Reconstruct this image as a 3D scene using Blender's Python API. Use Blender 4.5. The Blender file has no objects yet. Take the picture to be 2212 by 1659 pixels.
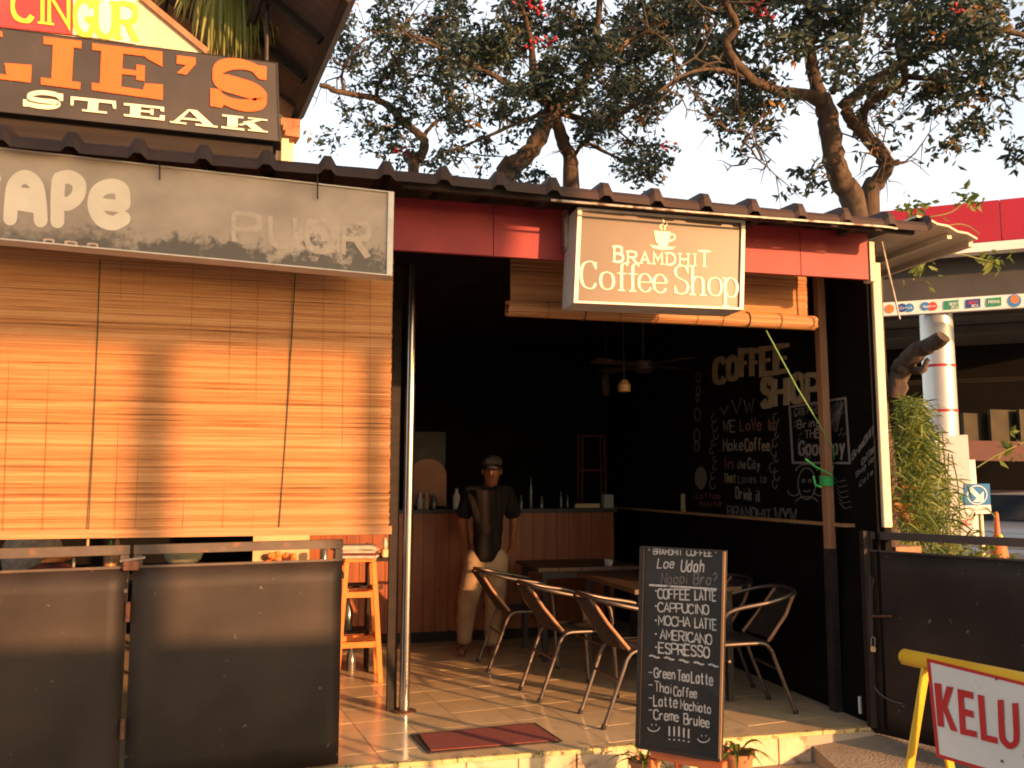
import bpy, bmesh, math, random
import numpy as np
from mathutils import Vector, Matrix
R = math.radians
rnd = random.Random(7)
scn = bpy.context.scene
C = scn.collection
# ------------------------------------------------------------------ camera
FPX = 1912.0; YAW = R(14); PIT = R(6.34); EYE = 1.6
fw = Vector((math.sin(YAW)*math.cos(PIT), math.cos(YAW)*math.cos(PIT), math.sin(PIT)))
rt = Vector((math.cos(YAW), -math.sin(YAW), 0)); up = rt.cross(fw)
CAM = Vector((0, 0, EYE))
cd = bpy.data.cameras.new('camera'); cam = bpy.data.objects.new('camera', cd); C.objects.link(cam)
cam.matrix_world = Matrix.Translation(CAM) @ Matrix((rt, up, -fw)).transposed().to_4x4()
cd.sensor_width = 36; cd.lens = FPX/2212*36; cd.clip_start = .05; cd.clip_end = 3000
cd.dof.use_dof = False
scn.camera = cam
# ------------------------------------------------------------------ light
SUN_EL = R(9.5); SUN_AZ = R(35)          # the sun stands behind the camera, to the right
SUN = Vector((math.sin(SUN_AZ)*math.cos(SUN_EL), -math.cos(SUN_AZ)*math.cos(SUN_EL), math.sin(SUN_EL)))
ld = bpy.data.lights.new('sun', 'SUN'); lo = bpy.data.objects.new('sun', ld); C.objects.link(lo)
ld.energy = 4.8; ld.angle = R(.8); ld.color = (1, .48, .20)
lo.rotation_euler = SUN.to_track_quat('Z', 'Y').to_euler()
w = bpy.data.worlds.new('World'); scn.world = w; w.use_nodes = True
nt = w.node_tree; nt.nodes.clear()
wo = nt.nodes.new('ShaderNodeOutputWorld'); bg = nt.nodes.new('ShaderNodeBackground'); sk = nt.nodes.new('ShaderNodeTexSky')
sk.sky_type = 'NISHITA'; sk.sun_disc = False; sk.sun_elevation = SUN_EL
sk.sun_rotation = math.atan2(SUN.x, SUN.y)
sk.air_density = 1.0; sk.dust_density = 2.5; sk.ozone_density = 1.0
bg.inputs[1].default_value = .115
# thin white evening haze over the whole sky, added evenly to the clear-sky colour
hz = nt.nodes.new('ShaderNodeMix'); hz.data_type = 'RGBA'; hz.blend_type = 'ADD'; hz.inputs[0].default_value = 1.0
# the haze is white away from the sun and dims to orange round the low sun
tcw = nt.nodes.new('ShaderNodeTexCoord'); dp = nt.nodes.new('ShaderNodeVectorMath'); dp.operation = 'DOT_PRODUCT'
dp.inputs[1].default_value = tuple(-SUN)
nt.links.new(tcw.outputs['Generated'], dp.inputs[0])
hr = nt.nodes.new('ShaderNodeValToRGB'); hr.color_ramp.interpolation = 'EASE'
hr.color_ramp.elements[0].position = .0; hr.color_ramp.elements[0].color = (.62, .31, .12, 1)
hr.color_ramp.elements[1].position = .62; hr.color_ramp.elements[1].color = (1.75, 1.69, 1.63, 1)
_e = hr.color_ramp.elements.new(.42); _e.color = (.46, .37, .31, 1)
mr = nt.nodes.new('ShaderNodeMapRange'); mr.inputs[1].default_value = -1; mr.inputs[2].default_value = 1
nt.links.new(dp.outputs['Value'], mr.inputs[0]); nt.links.new(mr.outputs[0], hr.inputs[0])
hs = nt.nodes.new('ShaderNodeVectorMath'); hs.operation = 'SCALE'; hs.inputs['Scale'].default_value = 2.2
nt.links.new(hr.outputs[0], hs.inputs[0]); nt.links.new(hs.outputs[0], hz.inputs[7])
nt.links.new(sk.outputs[0], hz.inputs[6]); nt.links.new(hz.outputs[2], bg.inputs[0]); nt.links.new(bg.outputs[0], wo.inputs[0])
scn.cycles.filter_width = 1.9
scn.view_settings.view_transform = 'Standard'; scn.view_settings.look = 'None'
scn.view_settings.exposure = 0.95; scn.view_settings.gamma = 1; scn.view_settings.use_curve_mapping = False

# ------------------------------------------------------------------ pixel -> place helpers
def ray(x, y): return fw*FPX + rt*(x-1106) + up*(829.5-y)
def PY(x, y, Y): r = ray(x, y); return CAM + r*(Y/r.y)
def PX(x, y, X): r = ray(x, y); return CAM + r*(X/r.x)
def PZ(x, y, Z): r = ray(x, y); return CAM + r*((Z-EYE)/r.z)
def PD(x, y, D): return CAM + ray(x, y)*(D/FPX)
def plane3(a, b, c):
    n = (b-a).cross(c-a).normalized()
    if n.dot(CAM-a) < 0: n = -n
    return lambda x, y, h=0.0: (lambda r: CAM + r*((a+n*h-CAM).dot(n)/r.dot(n)))(ray(x, y))
FLOOR = .17

# ------------------------------------------------------------------ materials
def mat(name, c1, c2=None, scale=8, rough=.7, metal=0, bump=.0, stretch=(1, 1, 1), detail=5, lo_=.35, hi=.65, spots=None, spec=.5, bscale=None, trans=0, emit=None):
    m = bpy.data.materials.new(name); m.use_nodes = True; n = m.node_tree.nodes; l = m.node_tree.links
    b = n['Principled BSDF']; b.inputs['Roughness'].default_value = rough; b.inputs['Metallic'].default_value = metal
    b.inputs['Specular IOR Level'].default_value = spec
    tc = n.new('ShaderNodeTexCoord'); mp = n.new('ShaderNodeMapping'); mp.inputs['Scale'].default_value = stretch
    l.new(tc.outputs['Object'], mp.inputs[0])
    no = n.new('ShaderNodeTexNoise'); no.inputs['Scale'].default_value = scale; no.inputs['Detail'].default_value = detail
    l.new(mp.outputs[0], no.inputs[0])
    cr = n.new('ShaderNodeValToRGB'); cr.color_ramp.elements[0].position = lo_; cr.color_ramp.elements[1].position = hi
    cr.color_ramp.elements[0].color = (*c1, 1); cr.color_ramp.elements[1].color = (*(c2 or c1), 1)
    l.new(no.outputs[0], cr.inputs[0]); out = cr.outputs[0]
    if spots:                       # (colour, scale, threshold, softness)
        col, sc, th, sf = spots
        n2 = n.new('ShaderNodeTexNoise'); n2.inputs['Scale'].default_value = sc; n2.inputs['Detail'].default_value = 6
        l.new(tc.outputs['Object'], n2.inputs[0])
        r2 = n.new('ShaderNodeMapRange'); r2.inputs[1].default_value = th; r2.inputs[2].default_value = th+sf
        l.new(n2.outputs[0], r2.inputs[0])
        mx = n.new('ShaderNodeMix'); mx.data_type = 'RGBA'; l.new(r2.outputs[0], mx.inputs[0]); l.new(out, mx.inputs[6]); mx.inputs[7].default_value = (*col, 1)
        out = mx.outputs[2]
    l.new(out, b.inputs['Base Color'])
    if bump:
        n3 = n.new('ShaderNodeTexNoise'); n3.inputs['Scale'].default_value = bscale or scale*4; n3.inputs['Detail'].default_value = 6
        l.new(mp.outputs[0], n3.inputs[0])
        bp = n.new('ShaderNodeBump'); bp.inputs['Strength'].default_value = bump; bp.inputs['Distance'].default_value = .01
        l.new(n3.outputs[0], bp.inputs['Height']); l.new(bp.outputs[0], b.inputs['Normal'])
    if trans:
        b.inputs['Transmission Weight'].default_value = trans
    return m
M = {}
M['asphalt'] = mat('concrete_ground', (.26, .21, .155), (.40, .33, .245), 3, .9, bump=.5, bscale=60, spots=((.19, .155, .12), 1.6, .55, .1))
M['tile'] = mat('cream_floor_tile', (.66, .50, .29), (.75, .59, .36), 2.5, .15, bump=.03, spots=((.46, .36, .24), 5, .58, .2))
M['tile2'] = mat('cream_floor_tile_worn', (.62, .46, .26), (.71, .55, .33), 3.5, .18, bump=.03, spots=((.42, .32, .21), 6, .58, .2))
M['riser'] = mat('riser_stone_tile', (.56, .44, .28), (.68, .55, .37), 6, .6, bump=.25, spots=((.28, .2, .13), 9, .56, .12))
M['nosing'] = mat('yellow_nosing', (.55, .42, .18), (.66, .53, .25), 20, .7, bump=.5, spots=((.2, .14, .07), 22, .58, .08))
M['grout'] = mat('grout', (.10, .08, .06), (.16, .13, .1), 12, .9)
M['blackwall'] = mat('black_wall_paint', (.0035, .0032, .003), (.007, .006, .0055), 4, .8, spec=.12, spots=((.010, .009, .008), 5, .6, .2))
M['darkceil'] = mat('dark_ceiling', (.008, .006, .005), (.014, .010, .008), 4, .9, spec=.1)
M['gate'] = mat('gate_sheet_metal', (.016, .011, .009), (.042, .029, .022), 1.8, .55, .0, bump=.35, spots=((.13, .115, .10), 24, .69, .04), bscale=3, spec=.3)
M['gateframe'] = mat('gate_frame_metal', (.060, .044, .036), (.085, .062, .05), 6, .5, .2, bump=.1, spots=((.16, .07, .04), 14, .6, .1))
M['rust'] = mat('rusty_steel', (.12, .05, .03), (.22, .1, .06), 30, .8, .3, bump=.4)
M['red'] = mat('red_fascia_paint', (.23, .014, .022), (.29, .021, .028), 5, .6, bump=.06, spots=((.36, .06, .055), 7, .62, .12), bscale=9)
M['roof'] = mat('brown_roof_sheet', (.026, .013, .011), (.044, .022, .018), 3, .75, bump=.15, stretch=(1, .4, 1), spots=((.028, .02, .016), 8, .55, .2))
M['trim'] = mat('dark_eave_board', (.014, .009, .007), (.024, .016, .012), 5, .8, bump=.2, stretch=(.3, 1, 4))
M['metalgrey'] = mat('galvanised_strip', (.35, .31, .28), (.5, .45, .4), 14, .4, .6, spots=((.12, .08, .06), 18, .5, .15))
M['frame'] = mat('cream_sign_frame', (.62, .58, .50), (.74, .70, .62), 10, .45, spots=((.4, .35, .28), 16, .62, .1))
M['signside'] = mat('sign_box_side', (.50, .48, .46), (.6, .58, .55), 6, .5)
M['tan'] = mat('tan_sign_face', (.098, .070, .048), (.125, .088, .058), 1.6, .42, bump=.02, spots=((.08, .06, .043), 2.2, .56, .2))
M['cream'] = mat('cream_print', (.90, .78, .58), (.93, .82, .63), 5, .5)
M['apeface'] = mat('grimy_sign_face', (.34, .265, .20), (.52, .42, .33), 2.2, .45, stretch=(1, 1, 1.3), spots=((.38, .30, .23), 3.2, .55, .25))
M['apeletter'] = mat('faded_letter', (.80, .70, .55), (.72, .62, .48), 6, .6)
M['ghost'] = mat('ghost_letter', (.53, .43, .335), (.44, .35, .27), 30, .6)
M['fadedred'] = mat('faded_red_letter', (.55, .36, .26), (.6, .42, .31), 6, .6)
M['mould'] = mat('mould_stain', (.17, .14, .11), (.30, .25, .20), 25, .9)
M['charcoal'] = mat('charcoal_sign_face', (.040, .036, .034), (.058, .05, .046), 4, .5, bump=.03, spots=((.09, .08, .07), 20, .68, .06))
M['orange'] = mat('orange_print', (.80, .135, .022), (.84, .155, .03), 5, .5)
M['creampanel'] = mat('cream_gable_wall', (.78, .62, .40), (.86, .70, .48), 3, .7, spots=((.6, .45, .28), 8, .62, .12))
M['redpanel'] = mat('red_banner', (.75, .045, .055), (.82, .06, .07), 4, .6)
M['yellow'] = mat('yellow_print', (.90, .72, .05), (.92, .76, .08), 4, .6)
M['yellowpale'] = mat('banner_pale', (.88, .84, .66), (.92, .88, .72), 4, .6)
M['woodroof'] = mat('dark_roof_underside', (.06, .036, .03), (.095, .058, .048), 8, .85, bump=.3, stretch=(1, 6, 1))
M['brick'] = mat('weathered_brick', (.35, .14, .08), (.45, .22, .12), 14, .9, bump=.5)
M['bark'] = mat('bark', (.045, .030, .021), (.10, .068, .048), 14, .95, bump=.9, stretch=(1, 1, .35), spots=((.13, .095, .07), 8, .6, .12), bscale=40)
def leafmat(name, c1, c2, tr=.35):
    m = mat(name, c1, c2, 3.2, .55, detail=3); n = m.node_tree.nodes; l = m.node_tree.links
    b = n['Principled BSDF']; out = n['Material Output']
    t = n.new('ShaderNodeBsdfTranslucent'); mx = n.new('ShaderNodeMixShader'); mx.inputs[0].default_value = tr
    l.new(b.inputs['Base Color'].links[0].from_socket, t.inputs[0])
    l.new(b.outputs[0], mx.inputs[1]); l.new(t.outputs[0], mx.inputs[2]); l.new(mx.outputs[0], out.inputs[0])
    return m
M['leaf'] = leafmat('leaf_green', (.026, .052, .038), (.052, .080, .054), .25)
M['leafdark'] = leafmat('leaf_dark', (.018, .036, .030), (.036, .056, .042), .25)
M['leafyel'] = leafmat('leaf_yellowing', (.42, .20, .05), (.30, .22, .07))
M['petal'] = leafmat('red_petal', (.40, .02, .035), (.5, .03, .05))
M['bush'] = leafmat('bush_leaf', (.12, .18, .03), (.22, .26, .05))
M['bushdark'] = leafmat('bush_leaf_dark', (.06, .115, .022), (.11, .17, .035))
M['strap'] = leafmat('strap_leaf', (.20, .24, .06), (.34, .36, .12))
M['steel'] = mat('polished_steel_pole', (.55, .5, .45), (.62, .57, .52), 6, .22, 1.0)
M['chairmetal'] = mat('dull_aluminium', (.12, .10, .088), (.18, .15, .13), 9, .45, .85)
M['weave'] = mat('brown_wicker', (.022, .012, .008), (.045, .026, .016), 60, .8, bump=.8)
M['tablewood'] = mat('table_wood', (.06, .03, .016), (.10, .052, .03), 4, .45, stretch=(1, 8, 1))
M['counterwood'] = mat('varnished_pine', (.21, .052, .013), (.32, .088, .022), 3, .45, stretch=(5, 1, .5), spots=((.06, .015, .008), 9, .7, .03))
M['stool'] = mat('orange_varnished_wood', (.66, .19, .038), (.74, .25, .055), 3, .38, stretch=(6, 6, .6))
M['bamboo'] = None
M['cord'] = mat('dark_green_cord', (.05, .06, .03), (.07, .08, .04), 20, .9)
M['thread'] = mat('brown_thread', (.26, .12, .05), (.2, .09, .04), 20, .9)
M['chalkboard'] = mat('chalkboard', (.014, .013, .012), (.03, .028, .026), 3, .55, spots=((.05, .048, .045), 5, .55, .25))
M['chalk'] = mat('chalk', (.42, .42, .40), (.62, .62, .60), 90, .95, lo_=.3, hi=.7)
M['chalkw'] = mat('wall_chalk', (.18, .175, .165), (.28, .27, .26), 90, .95)
M['chalkdim'] = mat('chalk_dim', (.10, .095, .09), (.19, .18, .17), 90, .95)
M['chalkred'] = mat('chalk_red', (.16, .07, .065), (.22, .10, .09), 90, .95)
M['chalkyel'] = mat('chalk_cream', (.28, .235, .14), (.36, .30, .19), 40, .95)
M['boardframe'] = mat('board_edge_wood', (.34, .19, .09), (.45, .26, .12), 8, .6, stretch=(1, 1, .2))
M['darkframe'] = mat('board_dark_frame', (.02, .018, .016), (.035, .03, .026), 8, .6)
M['terracotta'] = mat('orange_painted_wood', (.58, .13, .04), (.66, .18, .06), 8, .6)
M['pot'] = mat('terracotta_pot', (.42, .17, .08), (.5, .22, .11), 10, .85, bump=.2)
M['mat'] = mat('maroon_doormat', (.22, .055, .045), (.28, .075, .06), 60, .95, bump=.8, bscale=200)
M['matedge'] = mat('doormat_rubber', (.045, .03, .022), (.06, .045, .03), 20, .8)
M['pipeyellow'] = mat('yellow_painted_pipe', (.62, .36, .015), (.72, .44, .03), 6, .42, spots=((.35, .16, .02), 16, .64, .05))
M['kwhite'] = mat('scuffed_white_panel', (.60, .57, .52), (.70, .67, .62), 3, .45, spots=((.45, .41, .36), 12, .64, .1))
M['kred'] = mat('red_sign_paint', (.42, .012, .012), (.5, .02, .018), 6, .5)
M['brownpost'] = mat('brown_wood_post', (.30, .15, .075), (.4, .21, .11), 5, .6, stretch=(4, 4, .4))
M['whitepost'] = mat('cream_wall_edge', (.72, .60, .42), (.8, .68, .5), 8, .7, bump=.1)
M['awning'] = mat('grey_awning_sheet', (.50, .44, .35), (.58, .51, .41), 3, .6, bump=.05)
M['sred'] = mat('canopy_red', (.34, .009, .026), (.38, .012, .03), 1, .4)
M['swhite'] = mat('canopy_white', (.78, .76, .72), (.84, .82, .78), 1, .5)
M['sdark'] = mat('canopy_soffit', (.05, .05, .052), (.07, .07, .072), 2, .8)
M['sblack'] = mat('station_shadow_wall', (.004, .0038, .0035), (.007, .006, .005), 1, .9, spec=.1)  # near-black colour stands in for the shade under the canopy
M['sgold'] = mat('station_poster', (.045, .034, .012), (.02, .018, .012), 3, .8)
M['sdred'] = mat('station_dark_red', (.045, .003, .005), (.06, .004, .006), 2, .7)
M['column'] = mat('satin_aluminium_column', (.5, .48, .46), (.56, .54, .52), 2, .34, .55)
M['blue'] = mat('blue_sign', (.012, .15, .42), (.015, .17, .46), 4, .4)
M['white'] = mat('white_print', (.78, .78, .76), (.82, .82, .8), 4, .5)
M['bluedark'] = mat('navy_print', (.03, .07, .25), None, 4, .5)
M['bluelogo'] = mat('blue_print', (.04, .22, .5), None, 4, .5)
M['redlogo'] = mat('red_print', (.68, .05, .03), None, 4, .5)
M['orangelogo'] = mat('orange_logo_print', (.75, .2, .05), None, 4, .5)
M['greenlogo'] = mat('green_print', (.03, .26, .14), None, 4, .5)
M['greenrope'] = mat('green_twine', (.045, .42, .10), (.06, .5, .14), 20, .7)
M['greendark'] = mat('green_twine_thin', (.16, .33, .10), (.2, .38, .12), 20, .7)
M['skin'] = mat('skin', (.20, .075, .035), (.24, .09, .042), 12, .5)
M['shirt'] = mat('black_shirt', (.008, .006, .0055), (.020, .017, .016), 10, .95, stretch=(3, 3, .25), spec=.1)
M['khaki'] = mat('khaki_trousers', (.25, .165, .09), (.34, .235, .14), 7, .85, bump=.5)
M['cap'] = mat('grey_cap', (.030, .025, .022), (.055, .047, .04), 20, .9)
M['hair'] = mat('black_hair', (.012, .01, .008), None, 20, .7)
M['shoe'] = mat('brown_shoe', (.16, .06, .04), (.2, .08, .05), 12, .6)
M['paper'] = mat('newsprint', (.42, .38, .34), (.6, .55, .5), 30, .9)
M['cardboard'] = mat('cream_box', (.62, .42, .22), (.7, .5, .28), 6, .8)
M['bowl'] = mat('pale_glazed_bowl', (.52, .5, .32), (.58, .56, .38), 4, .25)
M['plaid'] = mat('grey_cloth', (.30, .24, .19), (.42, .36, .28), 35, .95)
M['orangecloth'] = mat('orange_cloth', (.75, .18, .04), (.8, .28, .08), 8, .8)
M['darkred'] = mat('dark_red_cloth', (.10, .02, .015), (.15, .035, .025), 10, .85)
M['bottleliq'] = mat('amber_bottle', (.32, .17, .07), (.4, .24, .1), 6, .3)
M['greencap'] = mat('green_cap', (.10, .42, .05), None, 6, .5)
M['glass'] = mat('smoked_bottle_glass', (.07, .07, .065), (.11, .11, .10), 6, .15, spec=.7)
M['darkplastic'] = mat('dark_plastic', (.02, .02, .02), (.035, .03, .03), 6, .5)
M['dishwhite'] = mat('white_ceramic', (.42, .40, .35), None, 6, .3)
M['caseorange'] = mat('display_painted_glow', (.20, .065, .018), (.26, .09, .025), 4, .5)  # warm light on the cabinet is put into this base colour
M['darkmetal'] = mat('dark_metal', (.035, .03, .03), (.06, .05, .05), 6, .5, .5)
M['carwhite'] = mat('car_paint_silver', (.35, .34, .33), None, 4, .3, .2)
M['carglass'] = mat('car_glass', (.015, .02, .025), None, 4, .1)
M['tail'] = mat('tail_light', (.5, .02, .015), None, 4, .3)
M['rubber'] = mat('black_rubber', (.015, .015, .015), None, 4, .8)
M['cone'] = mat('cone_orange', (.6, .14, .03), None, 4, .6)
M['stone'] = mat('plaster_wall', (.38, .33, .27), (.45, .4, .33), 3, .9, bump=.3)

def bamboo_mat():
    m = bpy.data.materials.new('bamboo_slats'); m.use_nodes = True; n = m.node_tree.nodes; l = m.node_tree.links
    b = n['Principled BSDF']; b.inputs['Roughness'].default_value = .5
    at = n.new('ShaderNodeAttribute'); at.attribute_name = 'slat'
    tc = n.new('ShaderNodeTexCoord'); mp = n.new('ShaderNodeMapping'); mp.inputs['Scale'].default_value = (1.1, 1, 75)
    no = n.new('ShaderNodeTexNoise'); no.inputs['Scale'].default_value = 2.2; no.inputs['Detail'].default_value = 5
    l.new(tc.outputs['Object'], mp.inputs[0]); l.new(mp.outputs[0], no.inputs[0])
    ad = n.new('ShaderNodeMath'); ad.operation = 'MULTIPLY_ADD'; ad.inputs[1].default_value = .95; l.new(no.outputs[0], ad.inputs[0]); 
    s2 = n.new('ShaderNodeMath'); s2.operation = 'MULTIPLY'; s2.inputs[1].default_value = .40; l.new(at.outputs['Fac'], s2.inputs[0]); l.new(s2.outputs[0], ad.inputs[2])
    cr = n.new('ShaderNodeValToRGB'); e = cr.color_ramp.elements
    e[0].position = .38; e[0].color = (.20, .080, .022, 1); e[1].position = .88; e[1].color = (.66, .36, .16, 1)
    x = e.new(.52); x.color = (.45, .19, .065, 1); x = e.new(.68); x.color = (.56, .265, .105, 1)
    l.new(ad.outputs[0], cr.inputs[0]); l.new(cr.outputs[0], b.inputs['Base Color'])
    out = n['Material Output']; t = n.new('ShaderNodeBsdfTranslucent'); mx = n.new('ShaderNodeMixShader'); mx.inputs[0].default_value = .05
    l.new(cr.outputs[0], t.inputs[0]); l.new(b.outputs[0], mx.inputs[1]); l.new(t.outputs[0], mx.inputs[2]); l.new(mx.outputs[0], out.inputs[0])
    return m
M['bamboo'] = bamboo_mat()

# ------------------------------------------------------------------ object helpers
ORG = {}
def tag(o, label=None, cat=None, group=None, kind=None):
    if label: o['label'] = label
    if cat: o['category'] = cat
    if group: o['group'] = group
    if kind: o['kind'] = kind
    return o
def thing(name, label, cat, loc, group=None, rz=0):
    o = bpy.data.objects.new(name, None); C.objects.link(o); o.location = loc; o.rotation_euler = (0, 0, rz)
    o.empty_display_size = .1
    ORG[o.name] = Vector(loc); return tag(o, label, cat, group)
class MB:
    def __init__(s): s.v = []; s.f = []; s.smooth = False
    def add(s, vs, fs):
        k = len(s.v); s.v += [Vector(v) for v in vs]; s.f += [[i+k for i in f] for f in fs]; return s
    def box(s, c, d, M3=None, rz=0):
        c = Vector(c); h = [x/2 for x in d]; q = M3 or Matrix.Rotation(rz, 3, 'Z')
        vs = [c+q@Vector((x*h[0], y*h[1], z*h[2])) for x in (-1, 1) for y in (-1, 1) for z in (-1, 1)]
        return s.add(vs, [(0, 1, 3, 2), (4, 6, 7, 5), (0, 4, 5, 1), (2, 3, 7, 6), (0, 2, 6, 4), (1, 5, 7, 3)])
    def mm(s, a, b):   # box between two corners
        a = Vector(a); b = Vector(b); return s.box((a+b)/2, [abs(x) for x in (b-a)])
    def beam(s, a, b, wd, ht, upv=(0, 0, 1)):
        a = Vector(a); b = Vector(b); x = (b-a).normalized(); u = Vector(upv); y = u.cross(x)
        if y.length < 1e-4: y = Vector((0, 1, 0)).cross(x)
        y.normalize(); z = x.cross(y); return s.box((a+b)/2, ((b-a).length, wd, ht), Matrix((x, y, z)).transposed())
    def prism(s, pts, vec):
        n = len(pts); vec = Vector(vec); pts = [Vector(p) for p in pts]
        return s.add(pts+[p+vec for p in pts], [list(range(n))[::-1], [i+n for i in range(n)]]+[(i, (i+1) % n, (i+1) % n+n, i+n) for i in range(n)])
    def face(s, pts): return s.add(pts, [list(range(len(pts)))])
    def tube(s, pts, rad, n=10, cap=True):
        pts = [Vector(p) for p in pts]; m = len(pts)
        rads = rad if isinstance(rad, (list, tuple)) else [rad]*m
        d0 = (pts[1]-pts[0]).normalized(); a = d0.orthogonal().normalized(); vs = []
        for i, p in enumerate(pts):
            d = (pts[min(i+1, m-1)]-pts[max(i-1, 0)]).normalized()
            a = (a-d*a.dot(d)).normalized(); b = d.cross(a)
            for k in range(n):
                t = 2*math.pi*k/n; vs.append(p+(a*math.cos(t)+b*math.sin(t))*rads[i])
        fs = [(i*n+k, i*n+(k+1) % n, (i+1)*n+(k+1) % n, (i+1)*n+k) for i in range(m-1) for k in range(n)]
        if cap: fs += [list(range(n))[::-1], [(m-1)*n+k for k in range(n)]]
        return s.add(vs, fs)
    def lathe(s, c, prof, n=16, axis=None):
        c = Vector(c); q = Vector((0, 0, 1)).rotation_difference(Vector(axis)).to_matrix() if axis else Matrix.Identity(3)
        vs = [c+q@Vector((r*math.cos(2*math.pi*k/n), r*math.sin(2*math.pi*k/n), z)) for r, z in prof for k in range(n)]
        m = len(prof); fs = [(i*n+k, i*n+(k+1) % n, (i+1)*n+(k+1) % n, (i+1)*n+k) for i in range(m-1) for k in range(n)]
        return s.add(vs, fs+[list(range(n))[::-1], [(m-1)*n+k for k in range(n)]])
    def ell(s, c, r, seed=0, noise=0, n=12, m=8):
        c = Vector(c); g = random.Random(seed); vs = [c+Vector((0, 0, -r[2]))]
        for i in range(1, m):
            for k in range(n):
                th = math.pi*i/m-math.pi/2; ph = 2*math.pi*k/n; q = 1+g.uniform(-noise, noise)
                vs.append(c+Vector((r[0]*math.cos(th)*math.cos(ph)*q, r[1]*math.cos(th)*math.sin(ph)*q, r[2]*math.sin(th)*q)))
        vs.append(c+Vector((0, 0, r[2]))); L = len(vs)-1
        fs = [(0, 1+(k+1) % n, 1+k) for k in range(n)]
        fs += [(1+i*n+k, 1+i*n+(k+1) % n, 1+(i+1)*n+(k+1) % n, 1+(i+1)*n+k) for i in range(m-2) for k in range(n)]
        fs += [(L, 1+(m-2)*n+k, 1+(m-2)*n+(k+1) % n) for k in range(n)]
        return s.add(vs, fs)
    def build(s, name, material, parent=None, smooth=False, bevel=0, kind=None, label=None, org=None):
        o_ = ORG.get(parent.name, Vector()) if parent else Vector(org or (0, 0, 0))
        vs = [v-o_ for v in s.v]
        me = bpy.data.meshes.new(name); me.from_pydata(vs, [], s.f); me.validate(); me.update()
        if material: me.materials.append(M[material] if isinstance(material, str) else material)
        bm = bmesh.new(); bm.from_mesh(me); bmesh.ops.recalc_face_normals(bm, faces=bm.faces)
        if bevel: bmesh.ops.bevel(bm, geom=bm.edges, offset=bevel, segments=2, affect='EDGES', clamp_overlap=True)
        bm.to_mesh(me); bm.free()
        if smooth:
            for p in me.polygons: p.use_smooth = True
            try: me.set_sharp_from_angle(angle=R(40))
            except Exception: pass
        o = bpy.data.objects.new(name, me); C.objects.link(o)
        if parent: o.parent = parent; ORG[o.name] = o_
        else: o.location = o_
        if kind: o['kind'] = kind
        if label: o['label'] = label
        return o
def B(): return MB()
def smoothpts(p, k=5):
    p = [Vector(x) for x in p]
    if len(p) < 3: return p
    q = [p[0]*2-p[1]]+p+[p[-1]*2-p[-2]]; out = []
    for i in range(1, len(q)-2):
        a, b, c, d = q[i-1:i+3]
        for j in range(k):
            t = j/k; out.append(.5*((2*b)+(c-a)*t+(2*a-5*b+4*c-d)*t*t+(3*b-a-3*c+d)*t**3))
    return out+[p[-1]]

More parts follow.
